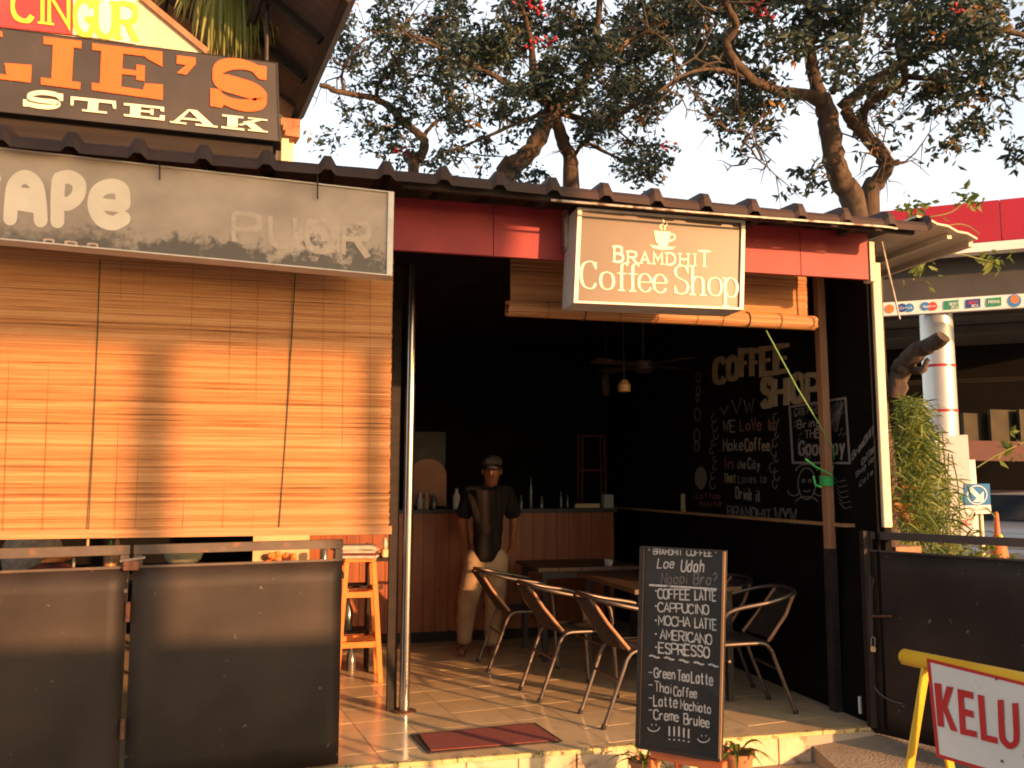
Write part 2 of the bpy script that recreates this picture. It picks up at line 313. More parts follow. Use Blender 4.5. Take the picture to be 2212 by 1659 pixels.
# ------------------------------------------------------------------ lettering: strokes in a 6 x 10 box
GL = {
'A': '0,0 3,10 6,0;1.1,3.4 4.9,3.4', 'B': '0,0 0,10;~0,10 3.4,10 5.2,9 5.2,6.3 3.4,5.3 0,5.3;~0,5.3 3.6,5.3 6,4 6,1.4 3.6,0 0,0',
'C': '~6,8 4.8,9.7 3,10 1,9 0,6.6 0,3.4 1,1 3,0 4.8,.3 6,2', 'D': '0,0 0,10;~0,10 2.8,10 5.2,8.4 6,5 5.2,1.6 2.8,0 0,0',
'E': '6,10 0,10 0,0 6,0;0,5.2 4.8,5.2', 'F': '6,10 0,10 0,0;0,5.2 4.6,5.2', 'G': '~6,8 4.8,9.7 3,10 1,9 0,6.6 0,3.4 1,1 3,0 5,.4 6,2;6,1.5 6,4.6 3.4,4.6',
'H': '0,0 0,10;6,0 6,10;0,5.2 6,5.2', 'I': '3,0 3,10', 'J': '~5,10 5,3 4,.5 2,0 .3,1.6', 'K': '0,0 0,10;6,10 .4,4.6;2.2,6 6,0', 'L': '0,10 0,0 5.6,0',
'M': '0,0 0,10 3,3.5 6,10 6,0', 'N': '0,0 0,10 6,0 6,10', 'O': '~3,10 1,9 0,6.6 0,3.4 1,1 3,0 5,1 6,3.4 6,6.6 5,9 3,10', 'P': '0,0 0,10;~0,10 3.4,10 6,9 6,5.8 3.4,4.7 0,4.7',
'Q': '~3,10 1,9 0,6.6 0,3.4 1,1 3,0 5,1 6,3.4 6,6.6 5,9 3,10;3.6,2.8 6,-.6', 'R': '0,0 0,10;~0,10 3.4,10 5.8,9 5.8,6 3.4,4.9 0,4.9;3,4.9 6,0',
'S': '~5.7,8.2 4.6,9.7 3,10 1,9.3 .4,7.6 1.2,6 3,5.2 4.9,4.2 5.7,2.5 4.9,.7 3,0 1.2,.4 .2,2', 'T': '0,10 6,10;3,10 3,0', 'U': '~0,10 0,3.4 .9,.9 3,0 5.1,.9 6,3.4 6,10',
'V': '0,10 3,0 6,10', 'W': '0,10 1.5,0 3,7 4.5,0 6,10', 'X': '0,0 6,10;0,10 6,0', 'Y': '0,10 3,5 6,10;3,5 3,0', 'Z': '0,10 6,10 0,0 6,0',
'a': '~5,5.2 3.6,6.4 1.6,6 .4,4.2 .4,2 1.6,.2 3.6,.2 5,1.8;5,6.4 5,0', 'b': '.6,10 .6,0;~.6,4.6 2,6.4 4,6.2 5.4,4.4 5.4,2 4,.1 2,0 .6,1.6', 'c': '~5,5.2 3.4,6.4 1.4,5.8 .4,3.8 .8,1.4 2.4,.1 4,.2 5.2,1.4',
'd': '~5,5 3.6,6.4 1.6,6 .4,4.2 .4,2 1.6,.2 3.6,.2 5,1.8;5,10 5,0', 'e': '~.6,3.4 5.2,3.6 4.8,5.4 3.2,6.5 1.2,5.8 .4,3.6 .8,1.2 2.6,0 4.4,.4 5.3,1.6', 'f': '~5,9.2 4,10 2.8,9.4 2.4,7.6 2.4,0;.6,6.2 4.6,6.2',
'g': '~5,5 3.6,6.4 1.6,6 .4,4.2 .4,2 1.6,.2 3.6,.2 5,1.8;~5,6.4 5,-1.4 3.8,-3.2 2,-3.2 .6,-2.2', 'h': '.6,10 .6,0;~.6,4.4 2,6.2 4,6.2 5,4.6 5,0', 'i': '3,6.4 3,0;3,8.4 3,9', 'j': '~3,6.4 3,-1.6 2,-3 .6,-2.6;3,8.4 3,9',
'k': '.6,10 .6,0;4.8,6.4 .8,2.6;2.2,3.8 5,0', 'l': '3,10 3,0', 'm': '0,6.4 0,0;~0,4.8 .8,6.2 2.2,6.2 3,4.8 3,0;~3,4.8 3.8,6.2 5.2,6.2 6,4.8 6,0', 'n': '.6,6.4 .6,0;~.6,4.4 2,6.2 4,6.2 5,4.6 5,0',
'o': '~3,6.5 1,5.6 .3,3.3 1,.9 3,0 5,.9 5.7,3.3 5,5.6 3,6.5', 'p': '.6,6.4 .6,-3.4;~.6,4.6 2,6.4 4,6.2 5.4,4.4 5.4,2 4,.1 2,0 .6,1.6', 'r': '1,6.4 1,0;~1,4 2.2,6 3.6,6.5 5,6', 's': '~5,5.4 3.4,6.5 1.4,6 1,4.6 3,3.4 5,2.2 4.8,.7 3,0 .8,.9',
't': '~2.6,9 2.6,1.6 3.4,.2 5,.6;.8,6.3 4.6,6.3', 'u': '~.6,6.4 .6,2 1.6,.2 3.6,.2 5,1.8;5,6.4 5,0', 'v': '.4,6.4 3,0 5.6,6.4', 'w': '0,6.4 1.5,0 3,5 4.5,0 6,6.4', 'y': '.4,6.4 3,.6;5.6,6.4 1.4,-3.4',
'!': '3,10 3,3;3,1 3,0', '?': '~.8,8 1.6,9.8 4,10 5.2,8.2 4.4,6.2 3,5 3,3.2;3,1 3,0', '~': '~0,5 1.5,6.6 3,5.4 4.5,4 6,5.4', '*': '1,5 5,5;3,3 3,7;1.6,3.6 4.4,6.4;1.6,6.4 4.4,3.6', '-': '.6,5 5,5', "'": '3,10 2.4,7.4', '.': '3,.0 3,1',
'1': '1.6,8 3,10 3,0', '0': '~3,10 1,9 0,6.6 0,3.4 1,1 3,0 5,1 6,3.4 6,6.6 5,9 3,10', '/': '1,0 5,10',
}
def strokes(ch):
    out = []
    for s in GL[ch].split(';'):
        cur = s.startswith('~'); p = [tuple(float(t) for t in q.split(',')) for q in s.lstrip('~').split()]
        if cur: p = [(v.x, v.y) for v in smoothpts([(a, b, 0) for a, b in p], 5)]
        out.append(p)
    return out
def ribbon(mb, pts, wfun, place, h, caps=0.0):
    """pts 2-D, place(x,y,h)->3-D; width by direction"""
    p = [Vector((a, b)) for a, b in pts]; n = len(p)
    if n < 2: return
    if caps:
        p[0] = p[0]+(p[0]-p[1]).normalized()*caps; p[-1] = p[-1]+(p[-1]-p[-2]).normalized()*caps
    L = []; Rr = []
    for i in range(n):
        a = (p[i]-p[i-1]).normalized() if i > 0 else None; b = (p[i+1]-p[i]).normalized() if i < n-1 else None
        if a is None: a = b
        if b is None: b = a
        t = (a+b)
        if t.length < .15: t = a
        t.normalize(); nn = Vector((-t.y, t.x)); c = max(.45, nn.dot(Vector((-a.y, a.x))))
        wd = wfun(t, i/(n-1))/c/2
        L.append(p[i]+nn*wd); Rr.append(p[i]-nn*wd)
    vs = [place(q.x, q.y, h) for q in L]+[place(q.x, q.y, h) for q in Rr]
    mb.add(vs, [(i, i+1, n+i+1, n+i) for i in range(n-1)])
def pxtext(mb, txt, a, b, hl, hr, proj, wd=.16, gap=.35, wfun=None, jit=0, h=.0015, space=.8, serif=0, caps=0, aspect=None, lean=0):
    """write txt from pixel a to pixel b (base line) with heights hl..hr in pixels; proj(px,py,h) puts it on its plane"""
    g = random.Random(len(txt)*7+int(a[0])); adv = 6*(1+gap)
    tot = sum(adv*space if c == ' ' else (adv*.45 if c in "Iil!'." else adv) for c in txt)-6*gap
    x = 0; k = 0
    for c in txt:
        if c == ' ': x += adv*space; continue
        nar = c in "Iil!'."
        jy = g.uniform(-jit, jit)*3; js = 1+g.uniform(-jit, jit)*.6; off = -3+adv*.225-6*gap*.2 if nar else 0
        for s in strokes(c):
            def place(u, v, hh, x=x+off, jy=jy, js=js):
                t = (x+u+lean*v*.3)/tot; hh_ = hl+(hr-hl)*t
                px = a[0]+(b[0]-a[0])*t; py = a[1]+(b[1]-a[1])*t-(v*js+jy)/10*hh_
                return proj(px, py, hh)
            k += 1
            sx = (b[0]-a[0])/tot; sy = (hl+hr)/20; q = sy/sx if sx else 1
            W0 = wd*10
            def wf(t, i_, W0=W0, q=q):
                if wfun: return wfun(t)*W0
                # keep an even pixel width whatever the stretch of the box
                return W0*math.hypot(t.x, t.y*q)/max(.2, math.hypot(t.x, t.y)) if False else W0*(abs(t.x)*1.0+abs(t.y)*q)*(1+(g.uniform(-.18, .18) if jit else 0))
            ribbon(mb, s, wf, place, h+k*.00012, caps)
            if serif:
                for e in (s[0], s[-1]):
                    if serif == 1 and e[1] not in (0, 10, 6.4, -3.4): continue
                    ribbon(mb, [(e[0]-1.5, e[1]), (e[0]+1.5, e[1])], lambda t, i_: W0*.55, place, h+k*.00012+.00006)
        x += adv*.45 if nar else adv
    return mb
def pxpoly(mb, pts, proj, h): mb.face([proj(x, y, h) for x, y in pts])
def planeY(Y): return lambda x, y, h=0: PY(x, y, Y-h)
def planeX(X): return lambda x, y, h=0: PX(x, y, X-h)

# ================================================================== SETTING
gd = B().add([(-400, -400, 0), (400, -400, 0), (400, 400, 0), (-400, 400, 0)], [(0, 1, 2, 3)]).build('ground', 'asphalt', kind='structure')
E0 = Vector((-3.2, 4.74, 0)); PCR = PZ(1771, 1590, FLOOR); PR2 = PZ(1885, 1573, FLOOR)
yF = 4.74
# floor platform : slab of grout, tiles laid on it one by one
slab = B().mm((-3.2, yF+.012, .002), (3.47, 9.5, FLOOR-.0012)).build('floor', 'grout', kind='structure')
ORG[slab.name] = Vector()
def clip(poly, x0, x1, y0, y1):
    for ax, val, sg in ((0, x0, 1), (0, x1, -1), (1, y0, 1), (1, y1, -1)):
        out = []
        for i in range(len(poly)):
            p, q = poly[i-1], poly[i]; ip = (p[ax]-val)*sg >= 0; iq = (q[ax]-val)*sg >= 0
            if ip != iq:
                t = (val-p[ax])/(q[ax]-p[ax]); out.append((p[0]+(q[0]-p[0])*t, p[1]+(q[1]-p[1])*t))
            if iq: out.append(q)
        poly = out
        if not poly: return []
    return poly
ta = R(7.6); T = .308; tx = Vector((math.cos(ta), math.sin(ta), 0)); ty = Vector((-math.sin(ta), math.cos(ta), 0))
t0 = Vector((.40, 5.55, 0)); tilemesh = {}
for i in range(-5, 12):
    for j in range(-5, 14):
        c = t0+tx*(i+.5)*T+ty*(j+.5)*T; g = T/2-.0018
        q = [(c+tx*a*g+ty*b*g) for a, b in ((-1, -1), (1, -1), (1, 1), (-1, 1))]
        pl = clip([(v.x, v.y) for v in q], -.55, 3.398, yF+.02, 9.25)
        if len(pl) < 3: continue
        full = len(pl) == 4 and all(abs(pl_[0]-v.x) < 1e-6 for pl_, v in zip(sorted(pl), sorted(q, key=lambda v: (v.x, v.y))))
        zt = rnd.uniform(-.0006, .0006)
        mk = 'tile' if rnd.random() < .6 else 'tile2'
        if full:
            if mk not in tilemesh:
                o = B().prism([(tx*a*g+ty*b*g) for a, b in ((-1, -1), (1, -1), (1, 1), (-1, 1))], (0, 0, .0075)).build('floor_tile', mk, slab, bevel=.0004); tilemesh[mk] = o.data
            else:
                o = bpy.data.objects.new('floor_tile', tilemesh[mk]); C.objects.link(o); o.parent = slab
            o.location = (c.x, c.y, FLOOR-.0075+zt); o.rotation_euler = (rnd.uniform(-.0015, .0015), rnd.uniform(-.0015, .0015), 0)
        else:
            cx = sum(p[0] for p in pl)/len(pl); cy = sum(p[1] for p in pl)/len(pl)
            a2 = sum(pl[k-1][0]*pl[k][1]-pl[k][0]*pl[k-1][1] for k in range(len(pl)))/2
            if abs(a2) < .0006: continue
            B().prism([(x, y, FLOOR-.0075+zt) for x, y in pl], (0, 0, .0075)).build('floor_tile', mk, slab)
B().mm((-3.2, yF+.02, FLOOR-.001), (-.553, 9.28, FLOOR+.0005)).build('floor_screed', 'tile2', slab)
# riser: stone tiles one by one, crumbling yellow nosing above
x = -.9; k = 0
while x < PCR.x-.05:
    wd = min(rnd.uniform(.27, .33), PCR.x-x)
    B().mm((x+.003, yF-.014-rnd.uniform(0, .004), .001), (x+wd-.003, yF+.008, FLOOR-.022)).build('riser_tile', 'riser', slab, bevel=.003)
    x += wd; k += 1
x = -.9
while x < PR2.x:
    wd = min(rnd.uniform(.24, .5), PR2.x-x); n = 9
    pts = []
    for q in range(n+1): pts.append((x+.002+(wd-.004)*q/n, yF-.020-rnd.uniform(0, .008)-(.0 if x < PCR.x-.1 else -.0), FLOOR-.021))
    pts += [(x+wd-.002, yF+.018, FLOOR-.021), (x+.002, yF+.018, FLOOR-.021)]
    B().prism(pts, (0, 0, .022)).build('nosing', 'nosing', slab, bevel=.002)
    x += wd
# rough concrete ramp that meets the platform on the right
rp = [(PCR.x+.01, yF-.02, .09), (PR2.x+.35, yF-.02, .15), (PR2.x+.9, 4.2, .12), (4.4, 3.4, .012), (3.6, 3.7, .012), (2.9, 4.15, .012)]
bm = B(); top = [Vector(p) for p in rp]; cen = Vector((3.5, 4.15, .08))
bm.add(top+[cen]+[Vector((p.x, p.y, .0)) for p in top], [(i, (i+1) % 6, 6) for i in range(6)]+[(i, 7+i, 7+(i+1) % 6, (i+1) % 6) for i in range(6)])
bm.build('concrete_ramp', 'asphalt', kind='structure')
B().mm((PCR.x, yF-.012, .0), (3.47, yF+.010, FLOOR-.022)).build('platform_side', 'stone', slab)

ZE = PY(1300, 449, 4.17).z          # lower lip of the eave
# interior shell of the shop
sh = thing('shop_building', 'open-fronted coffee shop with black walls, red fascia and corrugated brown roof', 'building', (0, yF, 0))
B().mm((-3.3, 9.3, FLOOR), (3.50, 9.42, 3.3)).build('back_wall', 'blackwall', sh)
B().mm((-3.3, 4.9, FLOOR), (-3.2, 9.3, 3.2)).build('wall', 'blackwall', sh)
WX = 3.40
B().mm((WX, 4.645, FLOOR), (WX+.075, 9.3, 3.06)).build('wall', 'blackwall', sh, label='black chalkboard side wall with white lettering')
B().mm((-3.2, 4.9, 3.04), (WX, 9.3, 3.08)).build('ceiling', 'darkceil', sh)
# cream front edge of the side wall
B().mm((WX+.026, 4.615, 1.335), (WX+.082, 4.642, 2.94)).build('wall_edge', 'whitepost', sh, bevel=.003)
B().mm((WX+.03, 4.62, FLOOR), (WX+.074, 4.642, 1.333)).build('wall_edge_lower', 'blackwall', sh)
# ledge on the side wall
B().mm((WX-.07, 4.86, 1.325), (WX-.003, 9.28, 1.345)).build('ledge', 'boardframe', sh)

# red fascia boards
fx = [.40, 1.02, 1.66, 2.30, 2.86, 3.315]
for i in range(5):
    B().mm((fx[i]+.002, 4.50+rnd.uniform(0, .004), 2.80), (fx[i+1]-.002, 4.53, ZE+.082)).build('fascia_board', 'red', sh)
B().mm((3.318, 4.49, 2.79), (3.352, 4.56, ZE+.03)).build('fascia_end', 'awning', sh)
B().mm((.42, 4.532, 2.90), (3.36, 4.60, ZE)).build('lintel', 'trim', sh)
# corrugated roof
def roofprof(x0, x1, pitch=.281, ph=0.0):
    out = []; x = x0-((x0-ph) % pitch)
    while x < x1:
        for dx, dz in ((0, 0), (.075, 0), (.1, .042), (.13, .042), (.155, 0)):
            if x0 <= x+dx <= x1: out.append((x+dx, dz))
        x += pitch
    return out
prof = roofprof(-2.6, 3.50, ph=PY(1305, 425, 4.2).x-.115)
ZL = PY(0, 313, 4.17); ZR = PY(1900, 490, 4.17)
RZ = lambda x: (ZR.z-ZE)+(ZL.z-ZR.z)*(ZR.x-x)/(ZR.x-ZL.x)      # the whole roof edge climbs a little to the left
path = [(9.7, ZE+.40), (6.5, ZE+.22), (4.30, ZE+.072), (4.22, ZE+.065), (4.19, ZE+.056), (4.175, ZE+.035), (4.17, ZE)]
bm = B(); vs = []
for k, (y, z) in enumerate(path):
    f = 1.0 if k < 3 else (1, .95, .8, .55)[k-3]
    for x, dz in prof: vs.append((x, y-(dz*.25 if k >= 3 else 0), z+dz*f+.006*math.sin(x*1.7)))
vs = [(x, y, z+RZ(x)) for x, y, z in vs]
n = len(prof); bm.add(vs, [(k*n+i, k*n+i+1, (k+1)*n+i+1, (k+1)*n+i) for k in range(len(path)-1) for i in range(n-1)])
ro = bm.build('roof_sheet', 'roof', sh)
sm = ro.modifiers.new('t', 'SOLIDIFY'); sm.thickness = .004
def eaveplank(y0, y1, z0, z1, nm, x0=-2.6, x1=3.42):
    B().prism([(x0, y0, z0+RZ(x0)), (x1, y0, z0+RZ(x1)), (x1, y0, z1+RZ(x1)), (x0, y0, z1+RZ(x0))], (0, y1-y0, 0)).build(nm, 'trim', sh)
eaveplank(4.22, 4.25, ZE-.006, ZE+.05, 'eave_board', .5)

for xx in np.arange(.62, 3.3, .62):
    B().mm((xx, 4.26, ZE+.03+RZ(xx)), (xx+.045, 4.49, ZE+.066+RZ(xx))).build('rafter', 'trim', sh)
# thin bright strip under the eave on the right
a = PY(1190, 432, 4.16); b = PY(1880, 487, 4.16); c = PY(1938, 494, 4.16)
B().tube(smoothpts([a, a.lerp(b, .5)+Vector((0, 0, -.004)), b, c], 6), .007, 6).build('eave_strip', 'metalgrey', sh, smooth=True)
B().mm((-2.6, 4.72, ZE+.05), (PY(597, 300, 4.72).x, 4.75, 3.42)).build('parapet_board', 'roof', sh)
B().mm((-2.6, 4.60, 3.12), (PY(590, 300, 4.6).x, 4.64, 3.40)).build('sign_support', 'trim', sh)
# side flap of the roof
A0 = Vector((3.44, 4.22, 3.12)); A1 = PY(2112, 514, 4.35); A1b = Vector((A1.x, 6.8, A1.z)); A0b = Vector((3.44, 6.8, 3.20))
mid = lambda p, q, t: p.lerp(q, t)
bm = B(); k = 6; vs = []
for j, (p, q) in enumerate(((A0, A1), (A0b, A1b))):
    for i in range(k+1): vs.append(mid(p, q, i/k)+Vector((0, 0, .012*(i % 2))))
bm.add(vs, [(i, i+1, k+2+i, k+1+i) for i in range(k)])
fl_ = bm.build('roof_flap', 'awning', sh); sm = fl_.modifiers.new('t', 'SOLIDIFY'); sm.thickness = .012
for t in (.62, .985):
    p = mid(A0, A1, t); q = mid(A0b, A1b, t); B().beam(p+Vector((0, .05, -.025)), q+Vector((0, 0, -.025)), .03, .035).build('flap_rafter', 'awning', sh)
B().tube([PY(1905, 522, 4.5), PY(1944, 690, 4.45)], .006, 6).build('stay_rod', 'metalgrey', sh)
# steel pole and brown post
pl = thing('steel_pole', 'polished round steel pole standing on the tiled floor at the entrance', 'pole', PZ(873, 1537, FLOOR))
pb = PZ(873, 1537, FLOOR); pt_ = Vector((pb.x+.02, pb.y, 3.04))
B().tube([pb+Vector((0, 0, .004)), pt_], .0335, 20).build('shaft', 'steel', pl, smooth=True)
B().lathe(pb+Vector((0, 0, .001)), [(.075, 0), (.075, .006), (.05, .010)], 20).build('base_plate', 'rust', pl, smooth=True)
B().mm((pb.x-.105, pb.y+.03, FLOOR+.001), (pb.x-.045, pb.y+.09, 3.03)).build('dark_post', 'trim', pl)
bp_ = thing('brown_post', 'slim brown wooden post inside the right edge of the entrance', 'post', PZ(1800, 1535, FLOOR))
b0 = PY(1793, 1185, 5.02); tb = PY(1767, 597, 5.02)
B().beam(b0, tb+Vector((0, 0, .25)), .05, .055, (0, 1, 0)).build('shaft', 'brownpost', bp_)
B().beam(PZ(1806, 1536, FLOOR), b0+Vector((0, 0, -.004)), .05, .07, (0, 1, 0)).build('lower_shaft', 'darkmetal', bp_)

# ================================================================== SIGNS
def signbox(name, label, quad, depth, facemat, framemat, sidemat, fr=.018, frd=.012):
    """quad: 4 points TL TR BR BL of the front; depth goes to +Y"""
    o = thing(name, label, 'sign', (quad[3]+quad[2])/2+Vector((0, depth/2, 0)))
    n = Vector((0, 1, 0))
    B().prism([q+n*.004 for q in quad], n*depth).build('casing', sidemat, o)
    c = sum(quad, Vector())/4
    for i in range(4):
        a, b = quad[i], quad[(i+1) % 4]; ai = a+(c-a).normalized()*fr*1.4; bi = b+(c-b).normalized()*fr*1.4
        B().prism([a-n*frd, b-n*frd, bi-n*frd, ai-n*frd], n*(frd+.003)).build('frame_bar', framemat, o)
    B().prism([q+n*.0005 for q in quad], n*.003).build('face', facemat, o)
    return o
# coffee shop sign
YS = 4.30
q = [PY(1247, 449, YS), PY(1608, 478, YS), PY(1604, 670, YS), PY(1238, 655, YS)]
cs = signbox('coffee_shop_sign', 'tan lightbox sign reading Bramdhit Coffee Shop with a cream cup', q, .19, 'tan', 'frame', 'signside')
pj = planeY(YS)
serifw = lambda t: .42+.75*abs(t.y)
# serif lower line
def serif_text(mb, txt, a, b, hl, hr, wd):
    adv = {'C': 7.6, 'o': 6.6, 'f': 4.6, 'e': 6.2, 'S': 6.9, 'h': 7.0, 'p': 7.2, ' ': 2.6}
    tot = sum(adv[c] for c in txt)-.6; x = 0; k = 0
    for c in txt:
        if c == ' ': x += adv[c]; continue
        def place(u, v, hh, x=x):
            t = (x+u)/tot; h_ = hl+(hr-hl)*t
            return pj(a[0]+(b[0]-a[0])*t, a[1]+(b[1]-a[1])*t-v/10*h_, hh)
        for s in strokes(c):
            k += 1
            ribbon(mb, s, lambda t, i_: wd*(.32+.9*abs(t.y)**2), place, .0015+k*.00012)
        for (sx, sy, sw) in {'f': [(2.4, 0, 1.5)], 'h': [(.6, 0, 1.4), (5, 0, 1.4), (.0, 10, .8)], 'p': [(.8, -3.4, 1.5), (0, 6.4, .8)], 'C': [(6, 8.4, .1)], 'S': []}.get(c, []):
            k += 1; ribbon(mb, [(sx-sw, sy), (sx+sw, sy)], lambda t, i_: .45, place, .0015+k*.00012)
        if c == 'C': ribbon(mb, [(6, 9.9), (6, 7.2)], lambda t, i_: .5, place, .0016+k*.00012)
        if c == 'S': ribbon(mb, [(5.6, 9.9), (5.6, 7.4)], lambda t, i_: .45, place, .0016+k*.00012); ribbon(mb, [(.3, 2.8), (.3, .1)], lambda t, i_: .45, place, .00165+k*.00012)
        x += adv[c]
bm = B(); serif_text(bm, 'Coffee Shop', (1256, 622), (1598, 642), 58, 62, 1.0); bm.build('lettering', 'cream', cs)
bm = B(); pxtext(bm, 'B', (1327, 565), (1345, 566), 33, 33, pj, wd=.13, serif=1)
pxtext(bm, 'RAMDHI', (1356, 567), (1499, 574), 24, 25, pj, wd=.14, gap=.55, serif=1, aspect=1)
pxtext(bm, 'T', (1512, 575), (1531, 576), 33, 33, pj, wd=.13, serif=1); bm.build('lettering', 'cream', cs)
bm = B()
pxpoly(bm, [(1413, 498), (1449, 501), (1446, 520), (1441, 532), (1424, 531), (1417, 521)], pj, .0016)
pxpoly(bm, [(1403, 527), (1410, 530), (1424, 531.5), (1441, 532.5), (1454, 534), (1460, 532), (1452, 539), (1430, 540), (1411, 536)], pj, .0018)
ribbon(bm, [(v.x, v.y) for v in smoothpts([(1447, 506, 0), (1456, 507, 0), (1457, 516, 0), (1445, 521, 0)], 5)], lambda t, i: 3.6, pj, .002)
ribbon(bm, [(v.x, v.y) for v in smoothpts([(1431, 496, 0), (1426, 489, 0), (1434, 481, 0), (1432, 473, 0)], 5)], lambda t, i: 3.4, pj, .0022)
ribbon(bm, [(v.x, v.y) for v in smoothpts([(1437, 497, 0), (1436, 490, 0), (1441, 485, 0), (1440, 480, 0)], 5)], lambda t, i: 2.6, pj, .0024)
bm.build('cup_emblem', 'cream', cs)
B().box(PY(1221, 500, 4.46), (.02, .05, .22)).build('bracket', 'metalgrey', cs)

def grimy():
    m = mat('mouldy_sign_face', (.30, .235, .18), (.50, .40, .31), 2.2, .45, stretch=(1, 1, 1.3), spots=((.36, .29, .22), 3.2, .55, .25))
    n = m.node_tree.nodes; l = m.node_tree.links; b = n['Principled BSDF']; base = b.inputs['Base Color'].links[0].from_socket
    tc = n.new('ShaderNodeTexCoord'); sx = n.new('ShaderNodeSeparateXYZ'); l.new(tc.outputs['Object'], sx.inputs[0])
    def mth(op, a, bb=None):
        k = n.new('ShaderNodeMath'); k.operation = op
        for i, v in enumerate((a, bb)):
            if v is None: continue
            if isinstance(v, (int, float)): k.inputs[i].default_value = v
            else: l.new(v, k.inputs[i])
        return k.outputs[0]
    h = mth('ADD', sx.outputs[2], mth('MULTIPLY', sx.outputs[0], .045))      # height above the lower edge
    right = mth('MULTIPLY', mth('MAXIMUM', mth('ADD', sx.outputs[0], .62), 0), .12)  # grows taller to the right
    n1 = n.new('ShaderNodeTexNoise'); n1.inputs['Scale'].default_value = 9; n1.inputs['Detail'].default_value = 9; n1.inputs['Roughness'].default_value = .72; l.new(tc.outputs['Object'], n1.inputs[0])
    lim = mth('MULTIPLY', mth('SUBTRACT', n1.outputs[0], .36), mth('ADD', right, .10)); d = mth('SUBTRACT', mth('MULTIPLY', lim, 3.2), h)
    mr = n.new('ShaderNodeMapRange'); mr.inputs[1].default_value = -.03; mr.inputs[2].default_value = .05; l.new(d, mr.inputs[0])
    mx = n.new('ShaderNodeMix'); mx.data_type = 'RGBA'; l.new(mr.outputs[0], mx.inputs[0]); l.new(base, mx.inputs[6]); mx.inputs[7].default_value = (.115, .095, .075, 1)
    l.new(mx.outputs[2], b.inputs['Base Color']); return m
M['apeface'] = grimy()
# grimy long sign on the left
YA = 4.235
q = [PY(-260, 290, YA), PY(851, 416, YA), PY(847, 597, YA), PY(-260, 494, YA)]
ap = signbox('grimy_banner_sign', 'long grimy grey sign with faded pale letters above the bamboo blind', q, .10, 'apeface', 'frame', 'signside', fr=.020)
pj = planeY(YA); thick = lambda t: 1.0
bm = B()
def blob(pts, r, h):
    ribbon(bm, [(v.x, v.y) for v in smoothpts([(a, b, 0) for a, b in pts], 6)], lambda t, i: r*(.72+.28*math.sin(math.pi*min(1, max(0, i))) if False else r and 1.0)*r, pj, h)
def fat(pts, r, h, closed=False):
    p = [(v.x, v.y) for v in smoothpts([(a, b, 0) for a, b in pts], 6)]
    ribbon(bm, p, lambda t, i: 2*r, pj, h)
    for e in (p[0], p[-1]):
        pxpoly(bm, [(e[0]+r*math.cos(t), e[1]+r*math.sin(t)) for t in np.linspace(0, 2*math.pi, 17)[:-1]], pj, h+.0001)
fat([(22, 472), (24, 440), (30, 400), (52, 382), (76, 396), (85, 430), (88, 476)], 15, .0012); fat([(30, 438), (80, 446)], 15, .0015); fat([(28, 415), (78, 420)], 12, .0018)
fat([(124, 478), (124, 430), (126, 392)], 15, .0012); fat([(128, 386), (150, 382), (170, 396), (168, 422), (148, 440), (126, 436)], 15, .0016)
fat([(212, 440), (262, 446)], 13, .0012); fat([(266, 440), (262, 410), (238, 402), (212, 414), (205, 444), (218, 472), (244, 482), (266, 472)], 16, .0016)
fat([(-40, 470), (-38, 390)], 15, .0012); fat([(-36, 400), (-20, 384), (-12, 386)], 14, .0016)
bm.build('lettering', 'apeletter', ap)
bm = B(); pxtext(bm, 'PUOR', (505, 522), (795, 556), 62, 74, pj, wd=.15, gap=.5, h=.0011); bm.build('faded_lettering', 'ghost', ap)
bm = B(); pxtext(bm, 'non', (93, 524), (214, 536), 13, 13, pj, wd=.3, gap=.8, h=.0011); bm.build('small_lettering', 'fadedred', ap, kind='stuff', label='faint small reddish letters')
for px, py in ((345, 352), (686, 394)):
    B().tube([PY(px, py-14, YA-.03), PY(px, py+36, YA-.018)], .004, 6).build('hanging_wire', 'darkmetal', ap)

# LIE'S STEAK sign on the roof
YL = 4.55
q = [PY(-260, 27, YL), PY(600, 136, YL), PY(606, 306, YL), PY(-260, 214, YL)]
ls = signbox('steak_house_sign', "charcoal roof sign reading LIE'S STEAK in orange and cream slab letters", q, .13, 'charcoal', 'darkframe', 'darkframe', fr=.006, frd=.004)
pj = planeY(YL)
bm = B(); hk = [0]
def qd(*p):
    hk[0] += 1; pxpoly(bm, p, pj, .006+hk[0]*.00008)
Z1 = lambda x, y: (x*.3983, y*.3983)   # zoom coordinates of my close-up -> photograph
def zq(*p): qd(*[Z1(*t) for t in p])
# L
zq((-190, 150), (10, 170), (15, 200), (-190, 178)); zq((-130, 160), (-50, 170), (-50, 420), (-130, 410)); zq((-190, 405), (165, 448), (165, 420), (-190, 380)); zq((25, 342), (172, 352), (167, 448), (40, 432))
# I
zq((236, 198), (442, 222), (440, 262), (236, 238)); zq((288, 228), (400, 240), (388, 460), (278, 448)); zq((222, 420), (436, 446), (434, 484), (222, 458))
# E
zq((500, 234), (880, 280), (880, 316), (500, 270)); zq((550, 262), (668, 276), (654, 500), (540, 486)); zq((498, 448), (884, 502), (882, 542), (498, 488)); zq((770, 290), (880, 300), (880, 362), (800, 318)); zq((655, 372), (770, 386), (768, 412), (650, 400)); zq((740, 350), (786, 356), (784, 440), (738, 432)); zq((786, 452), (884, 458), (882, 520), (770, 506))
# apostrophe
zq((960, 300), (1060, 312), (1062, 345), (1010, 405), (960, 395), (1010, 352), (958, 345))
